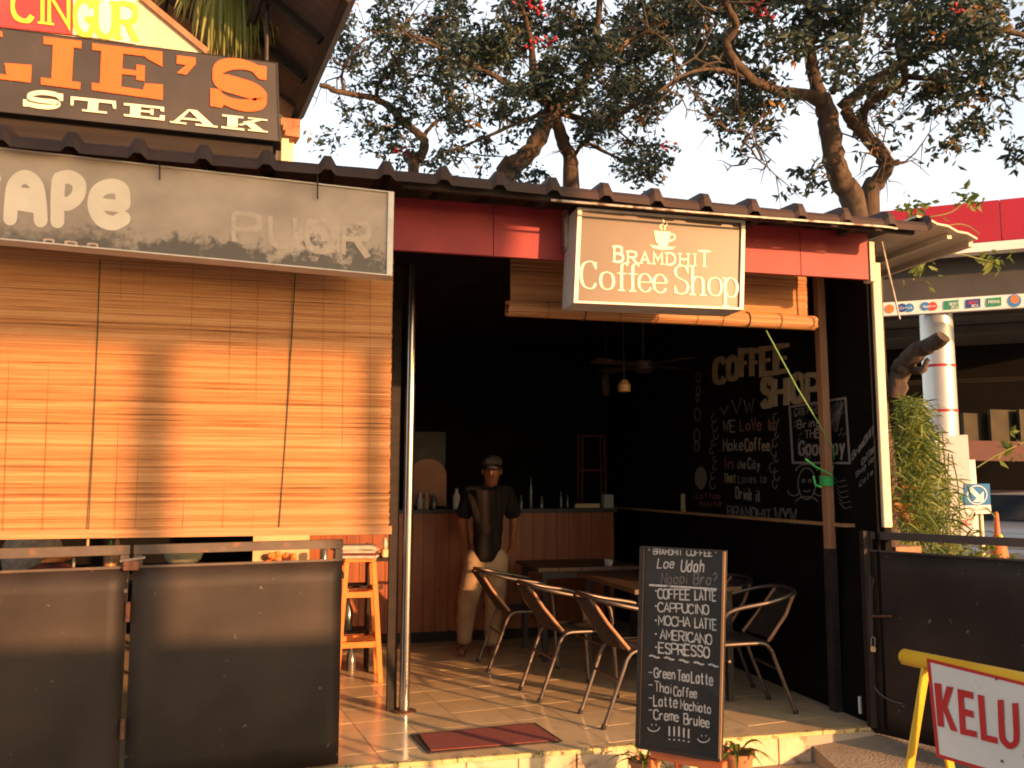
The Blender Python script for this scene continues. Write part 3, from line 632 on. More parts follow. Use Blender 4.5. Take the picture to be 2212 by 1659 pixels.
# S
sp = [(1405, 395), (1385, 372), (1330, 352), (1262, 346), (1200, 362), (1180, 400), (1205, 440), (1290, 468), (1370, 494), (1418, 530), (1400, 562), (1330, 572), (1250, 556), (1200, 528), (1180, 500)]
sp = [Z1(a, b) for a, b in sp]
ribbon(bm, [(v.x, v.y) for v in smoothpts([(a, b, 0) for a, b in sp], 5)], lambda t, i: 15+17*abs(t.x)*math.sin(math.pi*i)**2+6*math.sin(math.pi*i), pj, .0072)
zq((1380, 352), (1446, 360), (1444, 434), (1405, 428), (1372, 392)); zq((1140, 478), (1190, 484), (1235, 545), (1200, 584), (1140, 575))
bm.build('lettering', 'orange', ls, label='big orange slab letters')
bm = B()
def slab_letters():
    # S T E A K, wide slab capitals
    s1 = [Z1(a, b) for a, b in [(330, 534), (300, 512), (225, 502), (165, 512), (160, 530), (220, 545), (290, 552), (320, 566), (280, 580), (210, 576), (150, 562), (135, 545)]]
    ribbon(bm, [(v.x, v.y) for v in smoothpts([(a, b, 0) for a, b in s1], 4)], lambda t, i: 5+5*abs(t.x), pj, .0075)
    zq((318, 506), (342, 509), (342, 548), (322, 545)); zq((125, 538), (146, 540), (150, 578), (125, 575))
    zq((384, 522), (628, 548), (628, 564), (384, 538)); zq((384, 522), (402, 524), (398, 572), (382, 570)); zq((606, 546), (628, 548), (630, 590), (614, 588)); zq((480, 536), (535, 541), (530, 606), (474, 600)); zq((445, 592), (580, 606), (580, 616), (445, 602))
    zq((672, 558), (890, 580), (890, 592), (672, 570)); zq((708, 565), (765, 571), (760, 632), (704, 626)); zq((672, 618), (892, 643), (892, 654), (672, 629)); zq((866, 580), (890, 582), (890, 606), (872, 602)); zq((868, 624), (894, 626), (892, 650), (866, 646)); zq((762, 596), (822, 602), (822, 612), (760, 606)); zq((815, 590), (832, 592), (832, 624), (815, 620))
    zq((1020, 592), (1068, 598), (1160, 682), (1105, 676)); zq((1018, 594), (1034, 596), (970, 660), (940, 658)); zq((985, 636), (1095, 648), (1100, 658), (980, 646)); zq((922, 656), (1012, 666), (1010, 674), (922, 664)); zq((1060, 670), (1180, 683), (1180, 692), (1060, 680))
    zq((1205, 620), (1320, 632), (1320, 642), (1205, 630)); zq((1235, 626), (1290, 632), (1288, 690), (1232, 684)); zq((1200, 684), (1325, 698), (1325, 708), (1200, 694)); zq((1345, 636), (1450, 648), (1450, 656), (1345, 644)); zq((1395, 646), (1430, 650), (1310, 680), (1288, 676)); zq((1318, 660), (1358, 654), (1430, 708), (1372, 704)); zq((1345, 700), (1452, 711), (1452, 719), (1345, 708))
slab_letters(); bm.build('lettering', 'cream', ls, label='small cream slab letters')

# ================================================================== UPPER GABLE ON THE LEFT
YG = 5.25
gb = thing('upper_gable', 'upper storey gable with cream wall and dark overhanging roof behind the roof signs', 'building', (-1.0, YG, 3.4))
j0 = PY(310, 0, YG); j1 = PY(650, 282, YG); sl = (j1-j0).normalized()
ridge = j0-sl*1.2; low = PY(648, 250, YG)
B().prism([Vector((ridge.x-1.5, YG, 3.25)), Vector((low.x-.03, YG, 3.25)), Vector((low.x-.03, YG, low.z-.05)), ridge, Vector((ridge.x-1.5, YG, ridge.z-.4))], (0, .1, 0)).build('gable_wall', 'creampanel', gb)
eN = PY(757, 0, 4.28)                      # a nearer point of the drip edge
eF = low; ed = (eN-eF).normalized(); SL = (eN-eF).length*1.05; eN2 = eF+ed*SL
n_ = sl.cross(ed).normalized(); n_ = n_ if n_.z > 0 else -n_
r0 = eF-sl*3.0; r1 = eN2-sl*3.0
B().prism([eF, eN2, r1, r0], n_*.03).build('roof_slab', 'woodroof', gb)
B().beam(eF-n_*.03, eN2-n_*.03, .045, .08, n_).build('drip_board', 'trim', gb)
B().beam(eF-sl*.02-n_*.03, r0-n_*.03, .05, .07, n_).build('verge_board', 'brownpost', gb)
for t in (SL*.3, SL*.62, SL*.97):
    p = eF+ed*t-n_*.028; B().beam(p-sl*.05, p-sl*2.9, .035, .05, n_).build('rafter', 'trim', gb)
for t in (.42, .95, 1.5):
    p = eF-sl*t-n_*.07; B().beam(p, p+ed*SL*.98, .035, .03, n_).build('batten', 'trim', gb)
bm = B()
for k in range(3): bm = B().box(PY(628, 272+k*11, YG-.02), (.11-.012*k, .12, .045), rz=.1*k).build('brick', 'brick', gb)
B().mm((low.x-.10, YG-.05, 3.15), (low.x-.06, YG+.05, low.z-.16)).build('corner_post', 'whitepost', gb)
# coloured banner on the gable wall
bn = thing('food_banner', 'red and yellow banner reading CINGUR above the charcoal sign', 'banner', PY(150, 60, YG-.05))
pj = planeY(4.70)
B().prism([PY(x, y, 4.715) for x, y in ((-160, -60), (240, -60), (310, -2), (446, 112), (449, 124), (-160, 60))], (0, .02, 0)).build('gable_board', 'creampanel', gb)
B().beam(PY(306, -6, 4.70), PY(449, 113, 4.70), .02, .03).build('board_trim', 'brownpost', gb)
bm = B(); pxpoly(bm, [(-120, -60), (158, -60), (157, 74), (-120, 44)], pj, 0); o = bm.build('cloth', 'redpanel', bn); o.modifiers.new('t', 'SOLIDIFY').thickness = .004
bm = B(); pxpoly(bm, [(158.5, -60), (292, -60), (294, 95), (157.5, 74)], pj, 0); o = bm.build('cloth', 'yellowpale', bn); o.modifiers.new('t', 'SOLIDIFY').thickness = .004
bm = B(); pxtext(bm, 'CIN', (28, 42), (148, 56), 62, 66, pj, wd=.13, gap=.3, serif=1, h=.006)
pxtext(bm, 'GUR', (163, 72), (292, 86), 74, 76, pj, wd=.13, gap=.25, serif=1, h=.006); bm.build('lettering', 'yellow', bn)
# hanging strap-leaved plant and its rod
hp = thing('hanging_plant', 'hanging plant with long drooping green strap leaves under the dark gable roof', 'plant', PY(500, -40, 4.9))
g = random.Random(11); bm = B()
for k in range(420):
    x0 = g.gauss(505, 36); y0 = g.uniform(-60, -10); L = g.uniform(80, 200)*(1-abs(x0-510)/190); sp = (x0-508)*g.uniform(.1, .7); Y = 4.9+g.uniform(-.14, .14)
    pts = [PY(x0+sp*t**.6, y0+L*t, Y) for t in np.linspace(0, 1, 7)]; wv = Vector((math.cos(g.uniform(-1, 1)), math.sin(g.uniform(-1, 1)), 0))
    vs = []
    for i, p in enumerate(pts):
        wd = .0075*(1-(i/6)**2)+.0006; vs += [p-wv*wd, p+wv*wd]
    bm.add(vs, [(2*i, 2*i+1, 2*i+3, 2*i+2) for i in range(6)])
bm.build('leaves', 'strap', hp, kind='stuff')
B().lathe(PY(508, -45, 4.9), [(.09, 0), (.13, .10), (.135, .12)], 14).build('pot', 'pot', hp)
B().tube([PY(508, -20, 4.9), PY(508, -200, 4.9)], .004, 5).build('hanger', 'darkmetal', hp)
rd = B().tube([PY(578, -120, 4.66), PY(576, 131, 4.66)], .011, 8).build('iron_rod', 'darkmetal', org=PY(576, 131, 4.66), smooth=True)
tag(rd, 'thin vertical iron rod rising from the charcoal roof sign', 'rod')

# ================================================================== BAMBOO BLINDS
def blind(name, label, x0, x1, z0, z1, Y, tilt, pitch=.0050, seed=1, sagz=(0, 0), rootY=None):
    o = thing(name, label, 'blind', ((x0+x1)/2, Y, z1)); g = random.Random(seed)
    vs = []; fs = []; cols = []; z = z0; nseg = 14; cur = .5
    while z < z1:
        h = pitch*g.uniform(.75, 1.2); cur = min(1, max(0, .52+(cur-.52)*.45+g.gauss(0, .2)))
        if g.random() < .04: cur = g.choice((0, .95))
        th = g.uniform(.0015, .004); ex = g.uniform(0, .006); k = len(vs)
        for i in range(nseg+1):
            t = i/nseg; xx = x0-ex*0+(x1+ex-x0)*t; fz = (z-z0)/(z1-z0)
            zz = z+(sagz[0]*(1-t)+sagz[1]*t)*(1-fz); yy = Y+tilt*(1-fz)+.006*math.sin(xx*2.3+z*3)+.0015*math.sin(xx*9+seed)
            vs += [(xx, yy-th, zz), (xx, yy-th-.0008, zz+h*.5), (xx, yy-th*.6, zz+h*.92), (xx, yy+.002, zz+h*.5)]
        fs += [(k+4*i+a, k+4*(i+1)+a, k+4*(i+1)+(a+1) % 4, k+4*i+(a+1) % 4) for i in range(nseg) for a in range(4)]
        fs += [(k, k+1, k+2, k+3), (k+4*nseg+3, k+4*nseg+2, k+4*nseg+1, k+4*nseg)]
        cols += [cur]*(4*(nseg+1)); z += h
    m = MB(); m.v = [Vector(v) for v in vs]; m.f = fs
    ob = m.build('slats', 'bamboo', o, kind='stuff'); at = ob.data.attributes.new('slat', 'FLOAT', 'POINT'); at.data.foreach_set('value', cols)
    return o
# long one on the left, in front of the gates' gap
bz0 = 1.36; bY = 4.60
bl = blind('bamboo_blind', 'big lowered bamboo blind glowing in the sun below the grimy sign', -1.55, .495, bz0, 2.98, bY, .0, seed=4, sagz=(.0, .0))
def onb(px, py, h=.01): return PY(px, py, bY-h)
B().mm((-1.55, bY-.018, bz0-.022), (.51, bY+.012, bz0+.018)).build('bottom_batten', 'bamboo', bl).data.attributes.new('slat', 'FLOAT', 'POINT').data.foreach_set('value', [.45]*8)
for px0, px1 in ((24, 6), (110, 92), (262, 248), (312, 292), (418, 394), (502, 480), (558, 545), (632, 618), (700, 690), (745, 735), (800, 795)):
    t0_ = onb(px0, 560, .006); t1_ = onb(px1, 1152, .006)
    B().tube([t0_, t0_.lerp(t1_, .5)+Vector((.004, 0, 0)), t1_], .0011, 4).build('binding_thread', 'thread', bl)
for (xa, ya, xb, yb) in ((216, 560, 190, 1170), (638, 590, 602, 1148)):
    B().tube(smoothpts([onb(xa, ya, .012), onb((xa+xb)/2+2, (ya+yb)/2, .012), onb(xb, yb, .014)], 5), .003, 6).build('pull_cord', 'cord', bl)
p = onb(190, 1165, .014); B().tube([p, p+Vector((0, 0, -.035))], .006, 8).build('cord_toggle', 'boardframe', bl)
# half-rolled one under the coffee sign
cY = 4.95
cx0 = PY(1102, 640, cY).x; cx1 = PY(1742, 640, cY).x; cz = PY(1420, 668, cY).z
cb = blind('bamboo_blind', 'half rolled bamboo blind hanging behind the coffee shop sign', cx0, cx1, cz, 3.0, cY, 0, seed=9)
tag(cb, group=None)
rc = B(); rz_ = PY(1420, 684, cY).z; n = 40; vs = []; fs = []; cols = []
for k in range(n):
    a0 = 2*math.pi*k/n; a1 = 2*math.pi*(k+.82)/n; r = .052+rnd.uniform(-.001, .001); kk = len(vs)
    ex0 = rnd.uniform(0, .012); ex1 = rnd.uniform(0, .012)
    for xx in (cx0-.02-ex0, cx1+.02+ex1):
        for aa, rr in ((a0, r), ((a0+a1)/2, r+.0012), (a1, r), ((a0+a1)/2, r-.006)): vs.append(Vector((xx, cY-.03+rr*math.cos(aa), rz_+rr*.85*math.sin(aa))))
    fs += [(kk+a, kk+(a+1) % 4, kk+4+(a+1) % 4, kk+4+a) for a in range(4)]+[(kk, kk+3, kk+2, kk+1), (kk+4, kk+5, kk+6, kk+7)]; cols += [rnd.random()]*8
rc.v = vs; rc.f = fs; o = rc.build('roll', 'bamboo', cb); o.data.attributes.new('slat', 'FLOAT', 'POINT').data.foreach_set('value', cols)
B().tube([(cx0, cY-.03, rz_), (cx1, cY-.03, rz_)], .04, 12).build('roll_core', 'trim', cb)
for px in (1180, 1260, 1335, 1415, 1500, 1555, 1612, 1680):
    c = PY(px, 690, cY-.03); c.z = rz_; c.y = cY-.03
    B().tube([c+Vector((0, .056*math.cos(a), .05*math.sin(a))) for a in np.linspace(0, 6.283, 17)], .0022 if px not in (1260, 1612) else .004, 5).build('binding_thread', 'cord' if px in (1260, 1612) else 'thread', cb)
# green twine from the blind to the post
tw = thing('green_twine', 'green twine running from the rolled blind to a knot on the brown post', 'twine', PY(1784, 1035, 4.96))
B().tube([PY(1655, 714, 4.9), PY(1722, 838, 4.93), PY(1796, 960, 4.96), PY(1800, 966, 4.97)], .0042, 6).build('strand', 'greendark', tw)
B().tube([PY(1800, 966, 5.0), PY(1802, 1000, 5.07), PY(1795, 1028, 5.03)], .004, 6).build('strand', 'greenrope', tw)
B().tube([PY(1740, 992, 4.99), PY(1765, 1010, 4.97), PY(1797, 1026, 4.96)], .0055, 6).build('strand', 'greenrope', tw)
c = PY(1785, 1040, 5.02); k_ = B()
for i in range(7): 
    zz = c.z-.02+i*.008; k_.tube([c+Vector((.038*math.cos(a), .042*math.sin(a), zz-c.z+.004*math.sin(a+i))) for a in np.linspace(0, 6.283, 15)], .0065, 6)
k_.build('knot', 'greenrope', tw, smooth=True)
B().tube([PY(1760, 1035, 4.98)+Vector((-.01, 0, .02)), PY(1762, 1048, 4.97), PY(1774, 1052, 4.97)], .007, 6).build('knot_loop', 'greenrope', tw)

# ================================================================== CHALK ON THE SIDE WALL
ck = thing('wall_lettering', 'cut-out cream letters reading COFFEE SHOP on the black side wall', 'lettering', (WX-.003, 6.2, 2.1))
pj = planeX(WX-.004)
W2 = lambda x, y: ((2200+x*.4221)*.6777, (1000+y*.4221)*.6777)
def letters(txt, xs, proj, mt, wd, parent):
    for ch, (xa, ya, xb, yb, ht) in zip(txt, xs):
        (a0, a1), (b0, b1) = W2(xa, ya), W2(xb, yb); hh = ht*.286
        m = B(); pxtext(m, ch, (a0, a1), (b0, b1), hh, hh, proj, wd=wd, h=.022)
        o = m.build('letter', mt, parent); o.modifiers.new('t', 'SOLIDIFY').thickness = .016
letters('COFFEE', [(180, 528, 252, 512, 180), (282, 500, 348, 492, 170), (376, 478, 444, 470, 195), (458, 470, 524, 464, 190), (536, 456, 622, 445, 190), (640, 443, 732, 430, 195)], pj, 'chalkyel', .15, ck)
letters('SHOP', [(542, 700, 612, 690, 200), (642, 700, 735, 690, 205), (762, 668, 850, 655, 200), (872, 668, 965, 665, 205)], pj, 'chalkyel', .17, ck)
wc = thing('chalk_writing', 'small coloured chalk slogans We Love to Make Coffee on the black side wall', 'chalk writing', (WX-.003, 6.4, 1.6))
def wt(txt, a, b, h1, h2, m='chalkw', wd=.1, jit=.12, gap=.3, par=None, lean=0):
    bm = B(); A_ = W2(*a); B_ = W2(*b); pxtext(bm, txt, A_, B_, h1*.286, h2*.286, pj, wd=wd, jit=jit, gap=gap, h=.002, lean=lean); return bm.build('writing', m, par or wc, kind='stuff')
wt('WE', (250, 888), (340, 890), 78, 85); wt('LoVe to', (378, 880), (655, 880), 80, 95, 'chalkred', .09)
wt('Make', (250, 1035), (400, 1032), 92, 80); wt('Coffee', (415, 1035), (600, 1030), 95, 80, 'chalkyel')
wt('In', (255, 1170), (330, 1170), 80, 80, 'chalkred'); wt('the', (355, 1170), (420, 1170), 60, 60); wt('City', (436, 1172), (525, 1172), 75, 75)
wt('That', (255, 1275), (345, 1275), 70, 70, 'chalkyel'); wt('Loves to', (365, 1278), (575, 1275), 60, 60, 'chalkdim')
wt('Drink it', (345, 1395), (530, 1420), 85, 90); wt('BRAMDHIT', (282, 1530), (610, 1562), 80, 85, 'chalkdim', .13)
wt('coffee', (40, 1395), (230, 1400), 45, 45, 'chalkred'); wt('house', (70, 1450), (240, 1450), 45, 45, 'chalkred')
wt('vVW', (220, 760), (480, 740), 90, 110, 'chalkdim', .08); wt('WYW', (640, 1570), (800, 1585), 110, 110, 'chalkdim', .12)
# curly side borders
bm = B(); g = random.Random(5)
for k in range(9):
    for xx in (180, 640):
        x_, y_ = W2(xx+g.uniform(-18, 18), 790+k*62); r = g.uniform(4, 8)
        ribbon(bm, [(x_+r*math.cos(a)*(.6+.1*a), y_+r*1.4*math.sin(a)) for a in np.linspace(0, 5, 14)], lambda t, i: 2.2, pj, .0025)
bm.build('chalk_scrolls', 'chalkdim', wc, kind='stuff')
# mug / bottle doodles: plain generic shapes
bm = B()
x_, y_ = W2(80, 1240); pxpoly(bm, [(x_+(13-2*(abs(math.sin(a))**3))*math.cos(a), y_+25*math.sin(a)) for a in np.linspace(0, 6.283, 25)[:-1]], pj, .002)
for (dx, dy, r) in ((60, 480, 7), (60, 580, 6), (55, 640, 5), (55, 760, 9), (50, 920, 9), (50, 1000, 7)):
    x_, y_ = W2(dx, dy); ribbon(bm, [(x_+r*.7*math.cos(a), y_+r*1.6*math.sin(a)) for a in np.linspace(0, 6.283, 14)], lambda t, i: 2.4, pj, .0026)
bm.build('jug_drawing', 'chalkdim', wc, kind='stuff')
# framed chalk poster with hatching
fr = thing('chalk_poster', 'white outlined chalk poster with hatched corner on the black wall behind the brown post', 'chalk drawing', (WX-.003, 5.3, 1.8))
c4 = [W2(750, 705), W2(1172, 636), W2(1205, 1128), W2(775, 1125)]
bm = B()
for i in range(4): ribbon(bm, [c4[i], c4[(i+1) % 4]], lambda t, k: 4.6, pj, .002+i*.0001, 1.5)
bm.build('outline', 'chalkw', fr)
bm = B()
def lerp2(p, q, t): return (p[0]+(q[0]-p[0])*t, p[1]+(q[1]-p[1])*t)
def inq(u, v): return lerp2(lerp2(c4[0], c4[1], u), lerp2(c4[3], c4[2], u), v)
for k in range(11):
    s = .62+k*.05; ribbon(bm, [inq(min(.96, s+.10), max(.06, .04+.0*k)), inq(max(.64, s-.42+.1), min(.5, .5))], lambda t, i: 1.8, pj, .0021+k*.00005)
g = random.Random(8)
for k in range(60):
    u = g.uniform(.05, .92); v = g.uniform(.06, .95); 
    if .15 < u < .62 and .2 < v < .9: continue
    ribbon(bm, [inq(u, v), inq(min(.96, u+.05), max(.03, v-.05))], lambda t, i: 1.6, pj, .0031+k*.00002)
bm.build('hatching', 'chalkdim', fr, kind='stuff')
for txt, u0, u1, v, h_, m in (('COFFEE', .08, .52, .17, 15, 'chalkdim'), ('Bring', .12, .52, .40, 16, 'chalkw'), ('THE', .24, .5, .58, 17, 'chalkw'), ('GoodDay', .12, .92, .86, 30, 'chalkw')):
    bm = B(); pxtext(bm, txt, inq(u0, v), inq(u1, v), h_, h_*1.15, pj, wd=.12, jit=.1, h=.0045); bm.build('writing', m, fr, kind='stuff')
# plain smiling face doodle under the poster
bm = B(); cx_, cy_ = W2(880, 1290)
for (rx, ry, a0, a1, ox, oy) in ((19, 34, 0, 6.28, 0, -2), (24, 18, 3.3, 6.1, 0, -26), (8, 5, .3, 2.8, 0, 10), (3, 3, 0, 6.28, -7, -8), (3, 3, 0, 6.28, 7, -8), (26, 18, 3.5, 5.9, 0, 44), (13, 12, 0, 3.1, -28, 12), (13, 12, 0, 3.1, 28, 12)):
    ribbon(bm, [(cx_+ox+rx*math.cos(a), cy_+oy+ry*math.sin(a)) for a in np.linspace(a0, a1, 18)], lambda t, i: 2.6, pj, .0022+rx*.00002+oy*.000003)
bm.build('face_doodle', 'chalkdim', fr, kind='stuff')
# slanted writing at the front edge of the wall
pj2 = planeX(WX-.003)
b2 = thing('slanted_chalk_writing', 'slanted white chalk writing BramDHIT Coffee near the front edge of the black wall', 'chalk writing', (WX-.024, 4.7, 1.6))
for txt, a, b, h_ in (('BramDHIT', (1225, 1110), (1385, 905), 66), ('Coffee', (1295, 1150), (1390, 1035), 54), ('Shop No', (1250, 1240), (1385, 1110), 42), ('Cafe', (1280, 1310), (1380, 1210), 42)):
    A_ = W2(*a); B_ = W2(*b); bm = B()
    pxtext(bm, txt, A_, B_, h_*.286, h_*.286, pj2, wd=.1, jit=.15, h=.001); bm.build('writing', 'chalkw', b2, kind='stuff')
# tall dim outline drawing lower right
bm = B()
for k in range(6):
    x_, y_ = W2(1130+10*k, 1250+40*k); ribbon(bm, [(x_-16, y_-8), (x_-4, y_+6), (x_+12, y_+2)], lambda t, i: 1.4, pj, .002+k*.0001)
bm.build('chalk_scrolls', 'chalkdim', fr, kind='stuff')

# ================================================================== GATES
def gateleaf(name, label, A, Bp, ztop, zpan, zbot, nx=1):
    """A..Bp: ground line of the leaf"""
    o = thing(name, label, 'gate', Vector(((A[0]+Bp[0])/2, (A[1]+Bp[1])/2, zbot)), None)
    A = Vector((A[0], A[1], 0)); Bp = Vector((Bp[0], Bp[1], 0)); d = (Bp-A).normalized(); nn = Vector((d.y, -d.x, 0))
    if nn.dot(CAM-A) < 0: nn = -nn
    up_ = Vector((0, 0, 1))
    def bar(p, q, wd, ht, nm='rail', m='gateframe'): B().beam(p, q, wd, ht, up_ if abs((q-p).normalized().z) < .9 else d).build(nm, m, o, bevel=.003)
    bar(A+up_*(ztop-.02), Bp+up_*(ztop-.02), .04, .045, 'top_rail')
    for p in (A+d*.022, Bp-d*.022): bar(p+up_*zbot, p+up_*(ztop-.044), .04, .04, 'stile')
    bar(A+d*.044+up_*(zbot+.02), Bp-d*.044+up_*(zbot+.02), .035, .04, 'bottom_rail')
    # sheet, gently dented
    L = (Bp-A).length; N = 14; K = 9; vs = []; g = random.Random(int(A.x*100))
    ph = [g.uniform(0, 6) for _ in range(4)]
    for i in range(N+1):
        for k in range(K+1):
            u = i/N; v = k/K; w_ = .007*math.sin(u*5+ph[0])*math.sin(v*4+ph[1])+.004*math.sin(u*11+ph[2]+v*6)
            e = min(1, 2.5*min(u, 1-u), 2.5*min(v, 1-v)); vs.append(A+d*(.004+(L-.008)*u)+up_*(zbot+.004+(zpan-zbot-.004)*v)+nn*(.024+w_*e))
    m = MB().add(vs, [(i*(K+1)+k, (i+1)*(K+1)+k, (i+1)*(K+1)+k+1, i*(K+1)+k+1) for i in range(N) for k in range(K)])
    sh_ = m.build('sheet', 'gate', o, smooth=True); sh_.modifiers.new('t', 'SOLIDIFY').thickness = .002
    bar(A+up_*zpan+nn*.024, Bp+up_*zpan+nn*.024, .012, .012, 'sheet_lip')
    return o, A, Bp, d, nn
gR = PZ(735, 1652, FLOOR); 
gz = .17
tR = PY(740, 1166, gR.y); ztop = tR.z
# leaf line direction from the perspective of its rails
tL = PZ(0, 1186, ztop); tM = PZ(283, 1175, ztop)
mid_ = Vector(((PZ(285, 1178, ztop)).x, (PZ(285, 1178, ztop)).y, 0))
zp = PY(740, 1208, gR.y).z
g1 = gateleaf('gate_leaf', 'dark brown metal gate leaf beside the orange bar stool', (mid_.x+.008, mid_.y), (tR.x, tR.y), ztop, zp, .18)
dl = (Vector((tL.x, tL.y, 0))-mid_).normalized()
g2 = gateleaf('gate_leaf', 'dark brown metal gate leaf cut off by the left frame edge', (mid_.x+dl.x*1.25, mid_.y+dl.y*1.25), (mid_.x-.008, mid_.y), ztop, zp, .18)
# hinge, latch and bolt between the leaves
for z in (.42, .95): B().tube([(mid_.x, mid_.y-.03, z), (mid_.x, mid_.y-.03, z+.09)], .011, 8).build('hinge', 'rust', g1[0], smooth=True)
p = Vector((mid_.x, mid_.y, 0))+g1[4]*.045; B().box(p+Vector((0, 0, zp+.01)), (.07, .03, .045)).build('latch', 'rust', g1[0], bevel=.004)
B().tube([p+Vector((-.05, 0, zp+.03)), p+Vector((.06, 0, zp+.045))], .006, 6).build('bolt', 'metalgrey', g1[0])
# right leaf
h0 = PZ(1872, 1148, PY(1872, 1148, yF).z); h1z = h0.z
h1 = PZ(2212, 1164, h1z); dr = (h1-h0).normalized()
g3 = gateleaf('gate_leaf', 'dark metal gate leaf standing open at the right behind the yellow barrier', (h0.x, h0.y), (h0.x+dr.x*1.15, h0.y+dr.y*1.15), h1z, PZ(1872, 1190, 0).z if False else PY(1874, 1188, yF).z, .135)
g3o, A3, B3, d3, n3 = g3
pg = plane3(A3+n3*.035, A3+n3*.035+Vector((0, 0, 1)), B3+n3*.035)
B().beam(pg(1881, 1245), pg(1884, 1440), .03, .012).build('hinge_strip', 'gateframe', g3o)
B().tube([pg(1864, 1331), pg(1925, 1331, .02)], .007, 8).build('bolt', 'rust', g3o, smooth=True)
B().tube([pg(1869, 1328, .012), pg(1888, 1250, .012)], .004, 6).build('bolt_handle', 'gateframe', g3o)
pk = thing('padlock', 'small brass padlock hanging on the right gate leaf', 'padlock', pg(1886, 1405, .02))
B().box(pg(1886, 1402, .02), (.028, .016, .032), rz=-.9).build('body', 'cardboard', pk, bevel=.003)
B().tube(smoothpts([pg(1882, 1394, .02), pg(1882, 1380, .02), pg(1886, 1376, .02), pg(1890, 1380, .02), pg(1890, 1394, .02)], 4), .0028, 6).build('shackle', 'metalgrey', pk)
bm = B(); ribbon(bm, [(v.x, v.y) for v in smoothpts([(1885, 1480, 0), (1905, 1502, 0), (1930, 1515, 0), (1950, 1520, 0)], 5)], lambda t, i: 2.4, pg, .003); bm.build('scratch', 'chalkdim', g3o)
# inner dark posts by the right gate
B().mm((WX-.06, 4.70, FLOOR), (WX-.02, 4.74, 1.31)).build('gate_post', 'trim', sh)
o = B().box(PZ(1858, 1523, .26), (.014, .014, .10), rz=.3).build('door_stop', 'white', org=PZ(1858, 1523, .26)); tag(o, 'small white plastic strip hanging low by the dark right gate post', 'strip')

# ================================================================== FLOOR THINGS
mt = thing('doormat', 'maroon doormat with dark rubber rim on the cream tiles', 'doormat', PZ(1050, 1596, FLOOR))
mc = [PZ(887, 1589, FLOOR+.002), PZ(1156, 1563, FLOOR+.002), PZ(1217, 1603, FLOOR+.002), PZ(926, 1629, FLOOR+.002)]
B().prism(mc, (0, 0, .006)).build('rim', 'matedge', mt)
cc = sum(mc, Vector())/4
ins = [PZ(905, 1589, FLOOR+.004), PZ(1150, 1565.5, FLOOR+.004), PZ(1205, 1601, FLOOR+.004), PZ(931, 1624, FLOOR+.004)]
B().prism(ins, (0, 0, .009)).build('pile', 'mat', mt)

# chairs
LAST = []
def make_chair(loc, rz, label):
    o = thing('cafe_chair', label, 'chair', loc, 'tubular cafe chairs around the wooden tables', rz)
    def bl_(m, nm, mt_, **k):
        ob = m.build(nm, mt_, None, **k); ob.parent = o; LAST.append(ob.name); return ob
    for s in (-1, 1):
        bl_(B().tube(smoothpts([(.25, s*.235, 0), (.215, s*.235, .50), (.19, s*.237, .60), (.12, s*.243, .65), (-.10, s*.25, .69), (-.25, s*.225, .725), (-.33, s*.13, .745), (-.35, 0, .75)], 5), .0135, 10), 'arm_tube', 'chairmetal', smooth=True)
        bl_(B().tube([(.2505, s*.235, .0), (.2485, s*.235, .025)], .017, 8), 'foot', 'darkplastic').parent = bpy.data.objects[LAST[-1]]
        bl_(B().tube(smoothpts([(.20, s*.19, .43), (0, s*.19, .435), (-.09, s*.19, .43), (-.135, s*.19, .39), (-.16, s*.19, .33), (-.29, s*.185, 0)], 5), .0125, 10), 'leg', 'chairmetal', smooth=True)
        bl_(B().tube([(-.291, s*.185, .0), (-.284, s*.185, .025)], .017, 8), 'foot', 'darkplastic').parent = bpy.data.objects[LAST[-1]]
        bl_(B().tube([(-.335, s*.13, .735), (-.25, s*.17, .60), (-.12, s*.185, .445)], .0105, 8), 'back_upright', 'brownpost', smooth=True)
    bl_(B().tube([(.16, -.235, .34), (.16, .235, .34)], .009, 8), 'stretcher', 'chairmetal')
    bl_(B().tube([(-.19, -.19, .27), (-.19, .19, .27)], .009, 8), 'stretcher', 'chairmetal')
    m = B(); vs = []
    for i in range(9):
        for k in range(9):
            x_ = -.12+.33*i/8; y_ = -.185+.37*k/8; vs.append((x_, y_, .442-.014*math.sin(math.pi*k/8)*math.sin(math.pi*i/8)))
    m.add(vs, [(i*9+k, (i+1)*9+k, (i+1)*9+k+1, i*9+k+1) for i in range(8) for k in range(8)])
    ob = bl_(m, 'seat', 'weave', smooth=True); ob.modifiers.new('t', 'SOLIDIFY').thickness = .018
    m = B(); vs = []
    for i in range(9):
        for k in range(9):
            t = i/8; x_ = -.14-.20*t; y_ = (-.178+.35*k/8)*(1-.18*t); vs.append((x_-.03*math.sin(math.pi*k/8), y_, .45+.29*t))
    m.add(vs, [(i*9+k, (i+1)*9+k, (i+1)*9+k+1, i*9+k+1) for i in range(8) for k in range(8)])
    ob = bl_(m, 'backrest', 'weave', smooth=True); ob.modifiers.new('t', 'SOLIDIFY').thickness = .012
    return o
def copychair(src, loc, rz, label):
    c = src.copy(); C.objects.link(c); c.location = loc; c.rotation_euler = (0, 0, rz); c['label'] = label
    for ch in src.children:
        d = ch.copy(); C.objects.link(d); d.parent = c
        for g_ in ch.children: e = g_.copy(); C.objects.link(e); e.parent = d
    return c
f3 = PZ(1307, 1576, FLOOR); z0 = FLOOR+.001
ch3 = make_chair((f3.x+.27, f3.y+.20, z0), R(3), 'aluminium cafe chair nearest to the chalk menu board, on its left')
f2 = PZ(1163, 1515, FLOOR); f1 = PZ(1070, 1452, FLOOR)
copychair(ch3, (f2.x+.27, f2.y+.18, z0), R(5), 'middle aluminium cafe chair of the left row')
